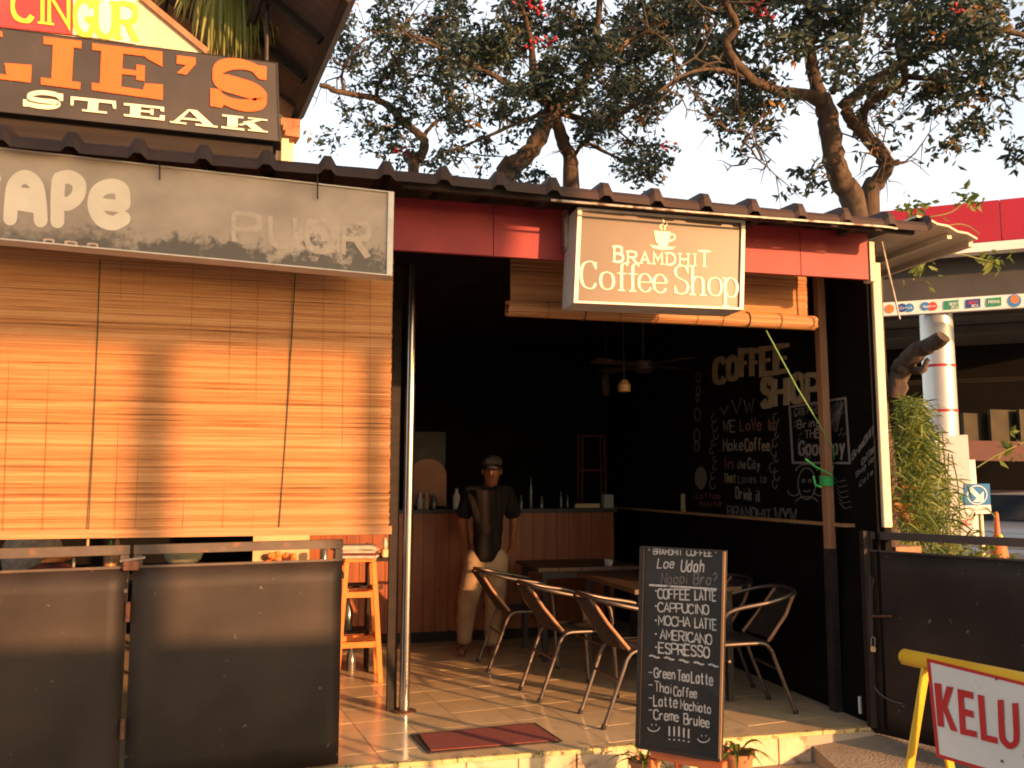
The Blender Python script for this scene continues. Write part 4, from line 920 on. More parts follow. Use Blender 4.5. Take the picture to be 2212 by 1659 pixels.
copychair(ch3, (f1.x+.24, f1.y+.22, z0), R(0), 'farthest aluminium cafe chair of the left row, right before the standing person')
fr_ = PZ(1717, 1542, FLOOR)
copychair(ch3, (fr_.x-.27, fr_.y+.20, z0), R(176), 'aluminium cafe chair with high curved arm to the right of the chalk menu board')
copychair(ch3, (fr_.x-.20, fr_.y+.86, z0), R(184), 'dark cafe chair half hidden behind the right-hand chair')

def table(name, label, x0, x1, y0, y1, z, topm='tablewood', th=.03, legs='cross'):
    o = thing(name, label, 'table', ((x0+x1)/2, (y0+y1)/2, FLOOR)); nb = 5
    for k in range(nb):
        a = x0+(x1-x0)*k/nb; b = x0+(x1-x0)*(k+1)/nb
        B().mm((a+.0015, y0, z-th), (b-.0015, y1, z)).build('top_plank', topm, o, bevel=.003)
    for sx in (x0+.07, x1-.07):
        for sy in (y0+.07, y1-.07): B().mm((sx-.02, sy-.02, FLOOR+.001), (sx+.02, sy+.02, z-th-.001)).build('leg', 'darkmetal', o)
    for sy in (y0+.07, y1-.07): B().mm((x0+.09, sy-.015, z-th-.06), (x1-.09, sy+.015, z-th-.002)).build('apron', 'darkmetal', o)
    return o
tz = FLOOR+.745
tr = PZ(1655, 1263, tz); tl = PZ(1250, 1236, tz)
table('cafe_table', 'brown wooden cafe table behind the chalk menu board', 2.16, min(tr.x, 2.9)+.02, 5.42, 6.62, tz)
table('cafe_table', 'dark low table in front of the pine counter', 1.95, 2.85, 6.95, 7.7, tz, 'tablewood')
for (px, py, l_) in ((1331, 1226, 'small cream cup at the left on the far cafe table'), (1312, 1222, 'small cream cup at the right on the far cafe table')):
    c = PZ(px, py, tz); c = Vector((min(max(c.x, 2.0), 2.8), min(max(c.y, 7.0), 7.6), tz+.001))
    o = B().lathe(c, [(.018, 0), (.028, .05), (.025, .05), (.016, .008)], 12).build('cup', 'dishwhite', org=c, smooth=True); tag(o, l_, 'cup', 'small cups on the cafe tables')

# counter
yc = 8.12; xL = -.3; xR = PY(1329, 1200, yc).x; zc = PY(1100, 1108, yc).z
ct = thing('pine_counter', 'long red-brown pine plank counter at the back of the shop', 'counter', ((xL+xR)/2, yc+.3, FLOOR))
x = xL; k = 0
while x < xR-.01:
    wd = min(.115, xR-x); B().mm((x+.0015, yc, FLOOR+.09), (x+wd-.0015, yc+.02+rnd.uniform(0, .002), zc-.001)).build('plank', 'counterwood', ct, bevel=.002); x += wd
B().mm((xL, yc+.03, FLOOR+.001), (xR, yc+.62, zc-.002)).build('body', 'blackwall', ct)
B().mm((xL-.02, yc-.03, zc), (xR+.02, yc+.66, zc+.035)).build('worktop', 'darkplastic', ct, bevel=.004)
B().mm((xL, yc-.003, FLOOR+.001), (xR, yc+.026, FLOOR+.088)).build('plinth', 'trim', ct)
zt = zc+.036
def at(px, Yp, z): return Vector((PY(px, 1080, Yp).x, Yp, z))
# arched display cabinet
c = at(924, 8.35, zt); w_ = .17
ar = [(-w_, 0), (w_, 0)]+[(w_*math.cos(a)*(1 if math.cos(a) > 0 else 1), .30+.16*math.sin(a)) for a in np.linspace(0, math.pi, 14)]
dc = thing('display_cabinet', 'round-topped display cabinet coloured as if lit orange on the counter behind the steel pole', 'cabinet', c)
B().prism([c+Vector((x_, .16, z_)) for x_, z_ in ar], (0, .02, 0)).build('back', 'caseorange', dc)
B().prism([c+Vector((x_*1.04, .0, z_*1.02)) for x_, z_ in ar], (0, .012, 0)).build('door', 'caseorange', dc)
B().mm(c+Vector((-w_, .0, .001)), c+Vector((w_, .16, .03))).build('base', 'darkplastic', dc)
for dx, m_ in ((-.08, 'dishwhite'), (-.02, 'bottleliq'), (.05, 'glass')):
    q_ = c+Vector((dx, -.07, .0)); o = B().lathe(q_, [(.028, 0), (.03, .09), (.014, .12), (.014, .15)], 12).build('jar', m_, org=q_, smooth=True); tag(o, {'dishwhite': 'round white jar before the arched display cabinet', 'bottleliq': 'amber jar before the arched display cabinet', 'glass': 'smoky glass jar before the arched display cabinet'}[m_], 'jar')
def bottle(px, Yp, h, m_, l_, r=.026, z=None):
    q_ = at(px, Yp, z or zt); o = thing('bottle', l_, 'bottle', q_, 'bottles and jars on the counter')
    B().lathe(q_, [(r, 0), (r, h*.6), (r*.4, h*.78), (r*.4, h*.93)], 12).build('body', m_, o, smooth=True)
    B().lathe(q_+Vector((0, 0, h*.93)), [(r*.5, 0), (r*.5, h*.07)], 10).build('cap', 'darkplastic', o); return o
bottle(986, 8.3, .20, 'dishwhite', 'pale square jar between the cabinet and the person', .035)
bottle(1126, 8.3, .13, 'glass', 'short clear jar just right of the person on the counter', .02)
bottle(1147, 8.3, .30, 'glass', 'tall thin clear bottle right of the person on the counter', .016)
bottle(1170, 8.3, .12, 'glass', 'stubby clear jar right of the tall bottle on the counter', .024)
bottle(1212, 8.3, .16, 'glass', 'slanted small bottle midway along the counter', .014)
bottle(1226, 8.35, .13, 'glass', 'small dim bottle left of the red shelf on the counter', .014)
# red shelf frame
c = at(1279, 8.4, zt); rs = thing('wire_shelf', 'slim dark red shelf frame standing on the counter', 'shelf', c)
for dx in (-.125, .125):
    for dy in (-.06, .06): B().tube([c+Vector((dx, dy, 0)), c+Vector((dx*.92, dy, .72))], .009, 6).build('upright', 'darkred', rs)
for z_ in (.36, .70): B().mm(c+Vector((-.115, -.06, z_)), c+Vector((.115, .06, z_+.014))).build('shelf_board', 'darkred', rs)
q_ = at(1268, 8.25, zt); o = B().box(q_+Vector((0, 0, .022)), (.25, .05, .04)).build('tray', 'cardboard', org=q_, bevel=.004); tag(o, 'long cream tray lying under the red shelf on the counter', 'tray')
q_ = at(1312, 8.25, zt); o = B().box(q_+Vector((0, 0, .065)), (.10, .08, .13), rz=.1).build('napkin_box', 'dishwhite', org=q_, bevel=.006); tag(o, 'grey white napkin box at the right end of the counter', 'box')
q_ = Vector((WX-.04, PX(1476, 1090, WX-.04).y, 1.346)); o = B().lathe(q_, [(.022, 0), (.022, .145), (.014, .155)], 12).build('candle', 'chalkyel', org=q_, smooth=True); tag(o, 'short cream candle on the ledge of the black wall', 'candle')
c = at(918, 9.27, 1.95); o = B().box(c, (.42, .04, .36)).build('wall_screen', 'darkmetal', org=c, bevel=.006); tag(o, 'dark switched-off screen on the back wall above the arched cabinet', 'screen')
# ceiling fan hanging from ceiling and dim lamp
fn = thing('ceiling_fan', 'dim brown ceiling fan hanging in the dark shop', 'fan', PY(1395, 800, 6.4)); c = PY(1390, 790, 6.4)
B().lathe(c+Vector((0, 0, -.06)), [(.05, 0), (.09, .03), (.09, .09), (.03, .12)], 16).build('motor', 'darkmetal', fn, smooth=True)
B().tube([c+Vector((0, 0, .06)), Vector((c.x, c.y, 3.035))], .012, 8).build('rod', 'darkmetal', fn)
for a in (.35, 1.92, 3.49, 5.06):
    d_ = Vector((math.cos(a), math.sin(a), 0)); s_ = Vector((-d_.y, d_.x, .12))
    B().prism([c+d_*.08-s_*.03, c+d_*.48-s_*.075, c+d_*.5+s_*.06, c+d_*.08+s_*.03], (0, 0, .008)).build('blade', 'weave', fn)
lp = thing('pendant_lamp', 'small unlit cream pendant lamp left of the ceiling fan', 'lamp', PY(1348, 830, 6.2)); c = PY(1348, 832, 6.2)
B().lathe(c+Vector((0, 0, -.05)), [(.045, 0), (.05, .05), (.02, .09)], 14).build('shade', 'bottleliq', lp, smooth=True)
B().tube([c+Vector((0, 0, .04)), Vector((c.x, c.y, 3.035))], .004, 6).build('cable', 'darkmetal', lp)
c = PY(1309, 828, 6.6); o = B().lathe(c, [(.01, -.02), (.10, -.012), (.10, .012), (.01, .02)], 20, axis=(1, -.6, 0)).build('wall_speaker', 'weave', org=c, smooth=True); tag(o, 'dim round disc hanging left of the pendant lamp', 'disc')
B().tube([c+Vector((0, 0, .09)), Vector((c.x, c.y, 3.035))], .003, 5).build('cord', 'darkmetal', None).parent = None
_cord = bpy.data.objects['cord']; tag(_cord, 'thin dark cord holding the dim round disc', 'cord')

# ---------------- stool with papers
sb = PZ(812, 1474, FLOOR); s = thing('bar_stool', 'tall orange varnished wooden bar stool beside the gate', 'stool', (sb.x-.12, sb.y+.1, FLOOR), None)
zs = PY(790, 1206, sb.y).z; Cx = sb.x-.125; Cy = sb.y+.13
def stl(sx, sy, z): f = 1-(z-FLOOR)/(zs-FLOOR)*.38; return Vector((Cx+sx*.155*f, Cy+sy*.155*f, z))
for sx in (-1, 1):
    for sy in (-1, 1): B().beam(stl(sx, sy, FLOOR+.001), stl(sx, sy, zs-.03), .036, .030, (0, 1, 0)).build('leg', 'stool', s, bevel=.003)
for z_ in (FLOOR+.27, FLOOR+.62):
    for i, (a, b) in enumerate((((-1, -1), (1, -1)), ((1, -1), (1, 1)), ((1, 1), (-1, 1)), ((-1, 1), (-1, -1)))):
        zz = z_+(0 if i % 2 == 0 else .03); B().beam(stl(*a, zz), stl(*b, zz), .02, .04).build('rung', 'stool', s, bevel=.003)
B().mm((Cx-.115, Cy-.115, zs-.028), (Cx+.115, Cy+.115, zs)).build('seat', 'stool', s, bevel=.008)
g = random.Random(2); zz = zs+.001
for k in range(6):
    th = g.uniform(.008, .018); c = Vector((Cx-.03+g.uniform(-.02, .02), Cy+g.uniform(-.03, .03), zz)); o = B().box(c+Vector((0, 0, th/2)), (.30, .22, th), rz=g.uniform(-.3, .3)).build('magazine', ['paper', 'darkred', 'paper', 'plaid', 'paper', 'dishwhite'][k], org=c, bevel=.002)
    tag(o, ['bottom newspaper of the stack on the orange stool', 'dark red magazine second from the bottom on the orange stool', 'grey newspaper third from the bottom on the orange stool', 'brown magazine fourth from the bottom on the orange stool', 'newspaper just below the top of the stack on the orange stool', 'white magazine topmost in the stack on the orange stool'][k], 'magazine', 'magazines stacked on the orange stool'); zz += th+.0008
c = PY(838, 1185, Cy-.06); o = B().box(Vector((c.x, Cy-.03, zs+.028)), (.085, .08, .055), rz=.1).build('small_box', 'cardboard', org=Vector((c.x, Cy-.03, zs)), bevel=.004); tag(o, 'small cream carton at the right end of the dark side table near the stool', 'box')
B().mm((Cx+.07, Cy-.02, zs-.035), (Cx+.26, Cy+.35, zs-.001)).build('side_table_top', 'trim', None)
o = bpy.data.objects['side_table_top']; o.name = 'side_table'; tag(o, 'dark side table top right of the orange stool', 'table')
c = Vector((c.x-.018, Cy-.03, zs+.057)); o = B().lathe(c, [(.012, 0), (.020, .035), (.012, .075), (.004, .085)], 10).build('figurine', 'dishwhite', org=c, smooth=True); tag(o, 'small white tube standing on the cream carton by the stool', 'tube')
# bottles on a low rack behind the stool
rk = thing('bottle_rack', 'low dark rack behind the orange stool', 'rack', (.35, 7.1, FLOOR))
for z_ in (.28, .62): B().mm((.10, 7.0, FLOOR+z_), (.62, 7.25, FLOOR+z_+.02)).build('shelf_board', 'trim', rk)
for xx in (.10, .60): B().mm((xx, 7.0, FLOOR+.001), (xx+.02, 7.25, FLOOR+.95)).build('side', 'trim', rk)
bottle(757, 7.08, .26, 'glass', 'clear bottle on the upper board of the low rack behind the stool', .035, FLOOR+.30)
bottle(765, 7.05, .2, 'glass', 'dusty bottle on the floor under the low rack', .035, FLOOR+.001)

# ---------------- things seen through the slot above the left gates
t1 = thing('kitchen_table', 'dark kitchen table behind the left gates', 'table', (-.4, 5.9, FLOOR)); KZ = 1.075
B().mm((-1.9, 5.3, KZ-.03), (.32, 6.3, KZ)).build('top', 'trim', t1)
for xx in (-1.8, .22):
    for yy in (5.36, 6.2): B().mm((xx, yy, FLOOR+.001), (xx+.05, yy+.05, KZ-.031)).build('leg', 'trim', t1)
def kp(px, Y, z=KZ+.001): return Vector((PY(px, 1200, Y).x, Y, z))
c = kp(396, 5.6, KZ+.02); bw = thing('bowl', 'pale green glazed bowl on the kitchen table behind the gate', 'bowl', c)
B().lathe(c, [(.03, 0), (.045, .01), (.10, .055), (.12, .115), (.112, .115), (.09, .06), (.03, .02)], 20).build('bowl_wall', 'bowl', bw, smooth=True)
B().lathe(c+Vector((0, 0, -.018)), [(.04, 0), (.032, .02)], 16).build('foot_ring', 'bowl', bw)
c = kp(238, 5.6); bo = thing('sauce_bottle', 'amber sauce bottle with green cap behind the left gate', 'bottle', c)
B().lathe(c, [(.034, 0), (.034, .10), (.028, .13)], 14).build('body', 'bottleliq', bo, smooth=True); B().lathe(c+Vector((0, 0, .131)), [(.024, 0), (.022, .025), (.006, .04), (.004, .06)], 12).build('cap', 'greencap', bo, smooth=True)
c = kp(252, 5.75); o = B().lathe(c, [(.016, 0), (.016, .16), (.008, .19)], 10).build('wooden_pestle', 'boardframe', org=c, smooth=True); tag(o, 'upright wooden stick beside the green-capped bottle', 'stick')
c = kp(70, 5.9, 1.16); cl = B().ell(c, (.17, .12, .20), 3, .05).build('draped_cloth', 'plaid', org=c, smooth=True); tag(cl, 'grey cloth bundle at the far left behind the gate', 'cloth')
c = kp(120, 5.6, KZ+.10); m = B(); m.tube([c+Vector((-.06, 0, -.04)), c+Vector((.02, 0, .0)), c+Vector((.1, .02, .035))], [.03, .038, .03], 10); o = m.build('orange_pouch', 'orangecloth', org=c, smooth=True); tag(o, 'orange pouch lying right of the grey cloth behind the gate', 'pouch')
c = kp(112, 5.5, KZ+.03); o = B().ell(c, (.13, .08, .05), 5, .08).build('folded_cloth', 'darkred', org=c, smooth=True); tag(o, 'dark red folded cloth below the orange pouch', 'cloth')
c = kp(160, 5.5); o = B().lathe(c, [(.008, 0), (.008, .10)], 8).build('marker_pen', 'dishwhite', org=c); tag(o, 'thin upright white stick left of the green-capped bottle', 'stick')
pc = kp(600, 5.72); pf = thing('painted_board', 'pale board with orange flowers leaning behind the right leaf of the left gates', 'board', pc)
B().box(pc+Vector((.02, .06, .10)), (.34, .012, .20)).build('panel', 'cardboard', pf)
for k in range(9):
    q_ = pc+Vector((g.uniform(-.13, .12), .0, g.uniform(.02, .08))); B().ell(q_, (.026, .02, .022), k, .2, 8, 6).build('flower', ['orangecloth', 'darkred'][k % 3 == 2], pf, smooth=True)
for k, px in enumerate((345, 372, 392)):
    q_ = kp(px, 5.9, 1.20); o = B().lathe(q_, [(.006, -.01), (.014, 0), (.006, .02)], 10).build('glass_knob', 'dishwhite', org=q_); tag(o, ['left small glass light over the pale bowl', 'middle small glass light over the pale bowl', 'right small glass light over the pale bowl'][k], 'glass', 'small glasses hanging over the bowl')
    B().tube([q_+Vector((0, 0, .02)), q_+Vector((0, 0, .6))], .0015, 4).build('thread', 'darkmetal', o, ).matrix_parent_inverse = Matrix()
for o in [x for x in bpy.data.objects if x.name.startswith('thread')]:
    if o.parent: o.data.transform(Matrix.Translation(-o.parent.location))
c = kp(700, 5.6); o = B().lathe(c, [(.02, 0), (.024, .11), (.018, .12)], 12).build('drinking_glass', 'glass', org=c, smooth=True); tag(o, 'drinking glass near the right end of the gate slot', 'glass')

# ================================================================== CHALK MENU BOARD
Dl, Dr = 4.30, 4.04
TL, TR = PD(1385, 1180, Dl), PD(1568, 1190, Dr); BL, BR = PD(1375, 1613, Dl-.03), PD(1558, 1645, Dr-.03)
ab = thing('menu_board', 'tall chalk menu board listing coffee drinks on an orange wooden stand', 'menu board', Vector(((BL.x+BR.x)/2, (BL.y+BR.y)/2, 0)))
pj = plane3(TL, TR, BL); nn = (TR-TL).cross(BL-TL).normalized(); nn = nn if nn.dot(CAM-TL) > 0 else -nn
B().prism([pj(1385, 1180), pj(1568, 1190), pj(1558, 1645), pj(1375, 1614)], -nn*.018).build('slate', 'chalkboard', ab)
def strip(a, b, wpx, m_, h=.008):
    a = Vector(a); b = Vector(b); d_ = (b-a).normalized(); n2 = Vector((-d_.y, d_.x))*wpx/2
    B().prism([pj(*(a+n2), 0.0005), pj(*(b+n2), 0.0005), pj(*(b-n2), 0.0005), pj(*(a-n2), 0.0005)], nn*h).build('frame_bar', m_, ab)
strip((1388, 1182), (1378, 1612), 9, 'darkframe'); strip((1565, 1191), (1555, 1643), 5, 'boardframe', .006); strip((1384, 1181), (1569, 1191), 3, 'darkframe', .004); strip((1378, 1612), (1556, 1642), 7, 'darkframe', .009)
Z4 = lambda x, y: ((1900+x*.4811)*.6777, (1650+y*.4811)*.6777)
def bt(txt, a, b, h_, m_='chalk', wd=.11, jit=.08, gap=.28, lean=0, h2=None):
    bm = B(); pxtext(bm, txt, Z4(*a), Z4(*b), h_*.326, (h2 or h_)*.326, pj, wd=wd, jit=jit, gap=gap, h=.0015, lean=lean); return bm.build('writing', m_, ab, kind='stuff')
bt('BRAMDHIT', (380, 243), (570, 249), 38, wd=.13); bt('COFFEE', (600, 252), (770, 257), 40, wd=.13); bt('*', (340, 228), (362, 230), 34, 'chalkyel'); bt('*', (782, 246), (804, 247), 34, 'chalkyel')
bt('Loe', (405, 332), (515, 335), 62, lean=.6, wd=.1); bt('Udah', (562, 355), (715, 362), 80, lean=.5, wd=.1)
bt('Ngopi', (430, 436), (600, 436), 66, 'chalkdim', lean=.5); bt('Bro?', (645, 442), (800, 445), 72, 'chalkdim', lean=.4, wd=.12)
bm = B(); ribbon(bm, [Z4(352, 446), Z4(800, 474)], lambda t, i: 4.2, pj, .0016); bm.build('rule_line', 'chalk', ab)
for txt, a, b, h_ in (('COFFEE', (410, 535), (622, 545), 66), ('LATTE', (655, 545), (795, 552), 66), ('CAPPUCINO', (410, 622), (745, 642), 62), ('MOCHA', (415, 712), (622, 724), 62), ('LATTE', (655, 728), (798, 746), 66), ('AMERICANO', (425, 802), (765, 842), 64), ('ESPRESSO', (415, 895), (750, 928), 70)):
    bt(txt, a, b, h_, gap=.18)
for y_ in (480, 580, 675, 765, 852): bt('*', (385, y_+20), (408, y_+22), 30)
for k in range(5): bt('~', (355+k*98, 940+k*15), (418+k*98, 948+k*15), 46, wd=.2)
for txt, a, b, h_ in (('Green', (385, 1058), (525, 1072), 66), ('Tea', (540, 1080), (620, 1086), 72), ('Latte', (632, 1092), (775, 1112), 76), ('Thai', (388, 1152), (500, 1165), 66), ('Coffee', (515, 1180), (668, 1195), 60), ('Latte', (382, 1245), (540, 1258), 72), ('Machiato', (560, 1268), (760, 1300), 62), ('Creme', (382, 1335), (548, 1350), 66), ('Brulee', (582, 1366), (752, 1392), 68)):
    bt(txt, a, b, h_, wd=.1, gap=.14)
for y_ in (1022, 1105, 1192, 1272): bt('-', (345, y_+22), (380, y_+22), 40, wd=.14)
for k in range(5): bt('!', (468+k*32, 1470+k*4), (490+k*32, 1472+k*4), 92, wd=.12)
for (x_, y_) in ((382, 1385), (712, 1458)):
    bm = B(); cx_, cy_ = Z4(x_, y_); ribbon(bm, [(cx_+13*math.cos(a), cy_+10*math.sin(a)) for a in np.linspace(.1, 3.0, 12)], lambda t, i: 2.2, pj, .0016)
    for s_ in (-4, 5): ribbon(bm, [(cx_+s_, cy_-6), (cx_+s_, cy_-2)], lambda t, i: 2.0, pj, .0018)
    bm.build('smiley', 'chalk', ab, kind='stuff')
# stand
bc = Vector(((BL.x+BR.x)/2, (BL.y+BR.y)/2, 0)); dd = (BR-BL); dd.z = 0; dd.normalize(); bn_ = Vector((nn.x, nn.y, 0)).normalized()
zb = min(BL.z, BR.z)
B().beam(BL+dd*.07-bn_*.03+Vector((0, 0, -.02)), BR+dd*.005-bn_*.03+Vector((0, 0, -.03)), .05, .04).build('stand_rail', 'terracotta', ab, bevel=.003)
for t, lean_ in ((.16, .0), (.90, .0)):
    p = BL.lerp(BR, t)-bn_*.03; B().beam(Vector((p.x, p.y, p.z-.05)), Vector((p.x, p.y, .002)), .035, .04, (0, 1, 0)).build('leg', 'terracotta', ab, bevel=.003)
    p = BL.lerp(BR, .3+.3*(t > .5))-bn_*.03; B().beam(Vector((p.x, p.y, p.z+.55))-bn_*.02, Vector((p.x, p.y, .002))-bn_*.30-dd*.06, .03, .03, (0, 1, 0)).build('rear_leg', 'terracotta', ab, bevel=.003)
B().beam(BL.lerp(BR, .16)-bn_*.03-Vector((0, 0, .12)), BL.lerp(BR, .96)-bn_*.03-Vector((0, 0, .12)), .02, .03).build('stand_rail', 'terracotta', ab)

# potted plants beside the board
def potplant(px, py, Y, label, n, spread, L, seed, hpot=.12, r=.075):
    c = PY(px, py, Y); c.z = 0; o = thing('potted_plant', label, 'plant', c, None); g = random.Random(seed)
    B().lathe(c+Vector((0, 0, .001)), [(r*.7, 0), (r, hpot), (r*1.12, hpot), (r*1.12, hpot+.02), (r*.9, hpot+.02), (r*.85, hpot-.01)], 18).build('pot', 'pot', o, smooth=True)
    B().lathe(c+Vector((0, 0, hpot-.02)), [(r*.86, 0), (r*.86, .012)], 14).build('soil', 'grout', o)
    for k in range(n):
        a = g.uniform(0, 6.283); l = L*g.uniform(.6, 1.1); el = g.uniform(.5, 1.3); d_ = Vector((math.cos(a), math.sin(a), 0)); s_ = Vector((-d_.y, d_.x, 0)); vs = []
        for i in range(7):
            t = i/6; p = c+Vector((0, 0, hpot))+d_*(l*t*math.cos(el)*spread+.01)+Vector((0, 0, l*(t*math.sin(el)-.75*t*t)))
            wd = .011*math.sin(math.pi*min(1, t*.9+.12)); vs += [p-s_*wd+Vector((0, 0, wd*.4)), p, p+s_*wd+Vector((0, 0, wd*.4))]
        B().add(vs, [(3*i+j, 3*i+j+1, 3*i+j+4, 3*i+j+3) for i in range(6) for j in range(2)]).build('leaf', 'bush', o)
    return o
potplant(1592, 1640, 4.42, 'spiky green plant in a terracotta pot right of the menu board', 16, 1.1, .30, 4, hpot=.17, r=.085)
potplant(1392, 1640, 4.50, 'spiky green plant half hidden behind the left edge of the menu board', 14, 1.1, .28, 6, hpot=.14)

# ================================================================== EXIT BARRIER (KELUAR)
zk = 1.0
k0 = PZ(1950, 1418, zk); k1 = PZ(2212, 1472, zk); kd = (k1-k0).normalized(); kn = Vector((kd.y, -kd.x, 0)); kn = kn if kn.dot(CAM-k0) > 0 else -kn
L_ = 1.05; k2 = k0+kd*L_
kb = thing('exit_barrier', 'yellow tube barrier with white KELUAR sign bordered in red', 'barrier', Vector(((k0.x+k2.x)/2, (k0.y+k2.y)/2, 0)))
B().tube([k0-kd*.0, k0+kd*.006, k2], [.022, .027, .027], 18).build('top_tube', 'pipeyellow', kb, smooth=True)
for p in (k0+kd*.10, k2-kd*.10):
    for s_ in (1, -1):
        B().beam(p+kn*s_*.012+Vector((0, 0, -.02)), Vector((p.x, p.y, 0.003))+kn*s_*.20-kd*(.10 if s_ > 0 else -.02), .012, .034, kn).build('leg', 'pipeyellow', kb, bevel=.002)
pj = plane3(k0+kn*.034, k0+kn*.034+Vector((0, 0, 1)), k2+kn*.034)
zt_ = zk-.012; pq = [k0+kd*.115+kn*.034, k2-kd*.09+kn*.034]
c0 = pj(2005, 1424); c1 = pj(2022, 1640)
xa, xb = 2005, 2330
def ktop(x): return 1424+(x-2005)*.295
def kbot(x): return 1624+(x-2024)*.255+ (0)
quad = [(2005, 1426), (2420, 1530), (2440, 1755), (2026, 1632)]
B().prism([pj(*t) for t in quad], -kn*.006).build('panel', 'kwhite', kb)
bm = B(); ins_ = [(2005, 1426), (2420, 1530), (2440, 1755), (2026, 1632)]
for i in range(4): ribbon(bm, [ins_[i], ins_[(i+1) % 4]], lambda t, k: 7, pj, .001+i*.0002, 3)
bm.build('border', 'kred', kb)
Z3 = lambda x, y: ((2500+x*.451)*.6777, (1700+y*.451)*.6777)
KL = {'K': [[(1058, 1055), (1108, 1063), (1128, 1370), (1084, 1362)], [(1146, 1080), (1194, 1088), (1146, 1240), (1106, 1232)], [(1106, 1205), (1144, 1212), (1224, 1402), (1176, 1392)]],
 'E': [[(1222, 1098), (1264, 1107), (1284, 1428), (1242, 1418)], [(1262, 1107), (1333, 1123), (1335, 1172), (1264, 1156)], [(1270, 1240), (1334, 1256), (1338, 1304), (1272, 1288)], [(1280, 1382), (1358, 1400), (1362, 1444), (1282, 1427)]],
 'L': [[(1365, 1138), (1410, 1148), (1432, 1470), (1390, 1460)], [(1428, 1425), (1504, 1443), (1508, 1490), (1430, 1470)]]}
for ch, pol in KL.items():
    bm = B()
    for k, pl_ in enumerate(pol): pxpoly(bm, [Z3(*t) for t in pl_], pj, .003+k*.00015)
    bm.build('letter', 'kred', kb)
for ch, cl_ in (('U', [[(1527, 1176), (1536, 1400), (1548, 1462), (1590, 1502), (1630, 1484), (1640, 1420), (1630, 1200)]]), ('A', [[(1712, 1590), (1768, 1232)], [(1768, 1232), (1850, 1622)], [(1740, 1480), (1812, 1500)]]), ('R', [[(1880, 1632), (1866, 1262)], [(1872, 1280), (1950, 1300), (1968, 1370), (1945, 1440), (1880, 1430)], [(1920, 1440), (1985, 1660)]])):
    bm = B()
    for k, pl_ in enumerate(cl_):
        p_ = [Z3(*t) for t in pl_]; p_ = [(v.x, v.y) for v in smoothpts([(a, b, 0) for a, b in p_], 5)] if len(p_) > 2 else p_
        ribbon(bm, p_, lambda t, i_: 13.2, pj, .003+k*.00015)
    bm.build('letter', 'kred', kb)
for x_, y_ in ((1500, 1028), (1540, 1610)):
    p = pj(*Z3(x_, y_), .002); B().lathe(p, [(.004, 0), (.004, .003)], 10, axis=kn).build('screw', 'rust', kb)

# ================================================================== PERSON
def grow(name, chain, edges, root, material, parent, sub=2, smooth=True, local=True):
    """skin modifier surface. chain: {key:(x,y,z,r or (rx,ry))}"""
    keys = list(chain); idx = {k: i for i, k in enumerate(keys)}
    me = bpy.data.meshes.new(name); me.from_pydata([chain[k][:3] for k in keys], [(idx[a], idx[b]) for a, b in edges], []); me.update()
    o = bpy.data.objects.new(name, me); C.objects.link(o)
    o.modifiers.new('s', 'SKIN'); sv = me.skin_vertices[0].data
    for k in keys:
        r = chain[k][3]; sv[idx[k]].radius = (r, r) if not isinstance(r, tuple) else r
        sv[idx[k]].use_root = (k == root)
    su = o.modifiers.new('u', 'SUBSURF'); su.levels = sub; su.render_levels = sub
    dg = bpy.context.evaluated_depsgraph_get(); m2 = bpy.data.meshes.new_from_object(o.evaluated_get(dg)); 
    o.modifiers.clear(); o.data = m2; m2.materials.clear(); m2.materials.append(M[material])
    for p in m2.polygons: p.use_smooth = True
    if parent: o.parent = parent
    return o
pf_ = PZ(1045, 1416, FLOOR)
pe = thing('person', 'person in black shirt, khaki trousers and cap, head bowed, standing before the counter', 'person', pf_, None, -YAW)
# local: x = to the right of the picture, y = away from the camera, z = up
hx = .075
body = {'pel': (0.02, 0, .86, (.13, .09)), 'wst': (0.03, 0, 1.0, (.12, .085)), 'chs': (.035, 0, 1.2, (.145, .095)), 'nkb': (.045, -.01, 1.385, (.07, .06)), 'nk': (.055, -.035, 1.42, .056), 'hd0': (.06, -.07, 1.455, (.058, .062)), 'hd1': (.065, -.09, 1.515, (.072, .085)), 'hd2': (.07, -.075, 1.58, (.066, .08)),
 'shl': (-.12, 0, 1.355, .052), 'ell': (-.185, .03, 1.10, .040), 'wrl': (-.15, .12, .90, .027), 'pml': (-.12, .14, .83, (.034, .017)),
 'shr': (.20, 0, 1.355, .052), 'elr': (.255, .03, 1.10, .040), 'wrr': (.235, .12, .89, .027), 'pmr': (.21, .14, .82, (.034, .017)),
 'hpl': (-.07, 0, .82, .085), 'knl': (-.135, -.01, .45, .056), 'anl': (-.17, .06, .09, .036), 'hel': (-.17, .08, .045, .034), 'tol': (-.185, -.07, .03, .03),
 'hpr': (.10, 0, .82, .085), 'knr': (.095, -.05, .45, .056), 'anr': (.06, -.02, .09, .036), 'her': (.06, .01, .045, .034), 'tor': (.085, -.15, .03, .03)}
ed_ = [('pel', 'wst'), ('wst', 'chs'), ('chs', 'nkb'), ('nkb', 'nk'), ('nk', 'hd0'), ('hd0', 'hd1'), ('hd1', 'hd2'), ('chs', 'shl'), ('shl', 'ell'), ('ell', 'wrl'), ('wrl', 'pml'), ('chs', 'shr'), ('shr', 'elr'), ('elr', 'wrr'), ('wrr', 'pmr'),
 ('pel', 'hpl'), ('hpl', 'knl'), ('knl', 'anl'), ('anl', 'hel'), ('hel', 'tol'), ('pel', 'hpr'), ('hpr', 'knr'), ('knr', 'anr'), ('anr', 'her'), ('her', 'tor')]
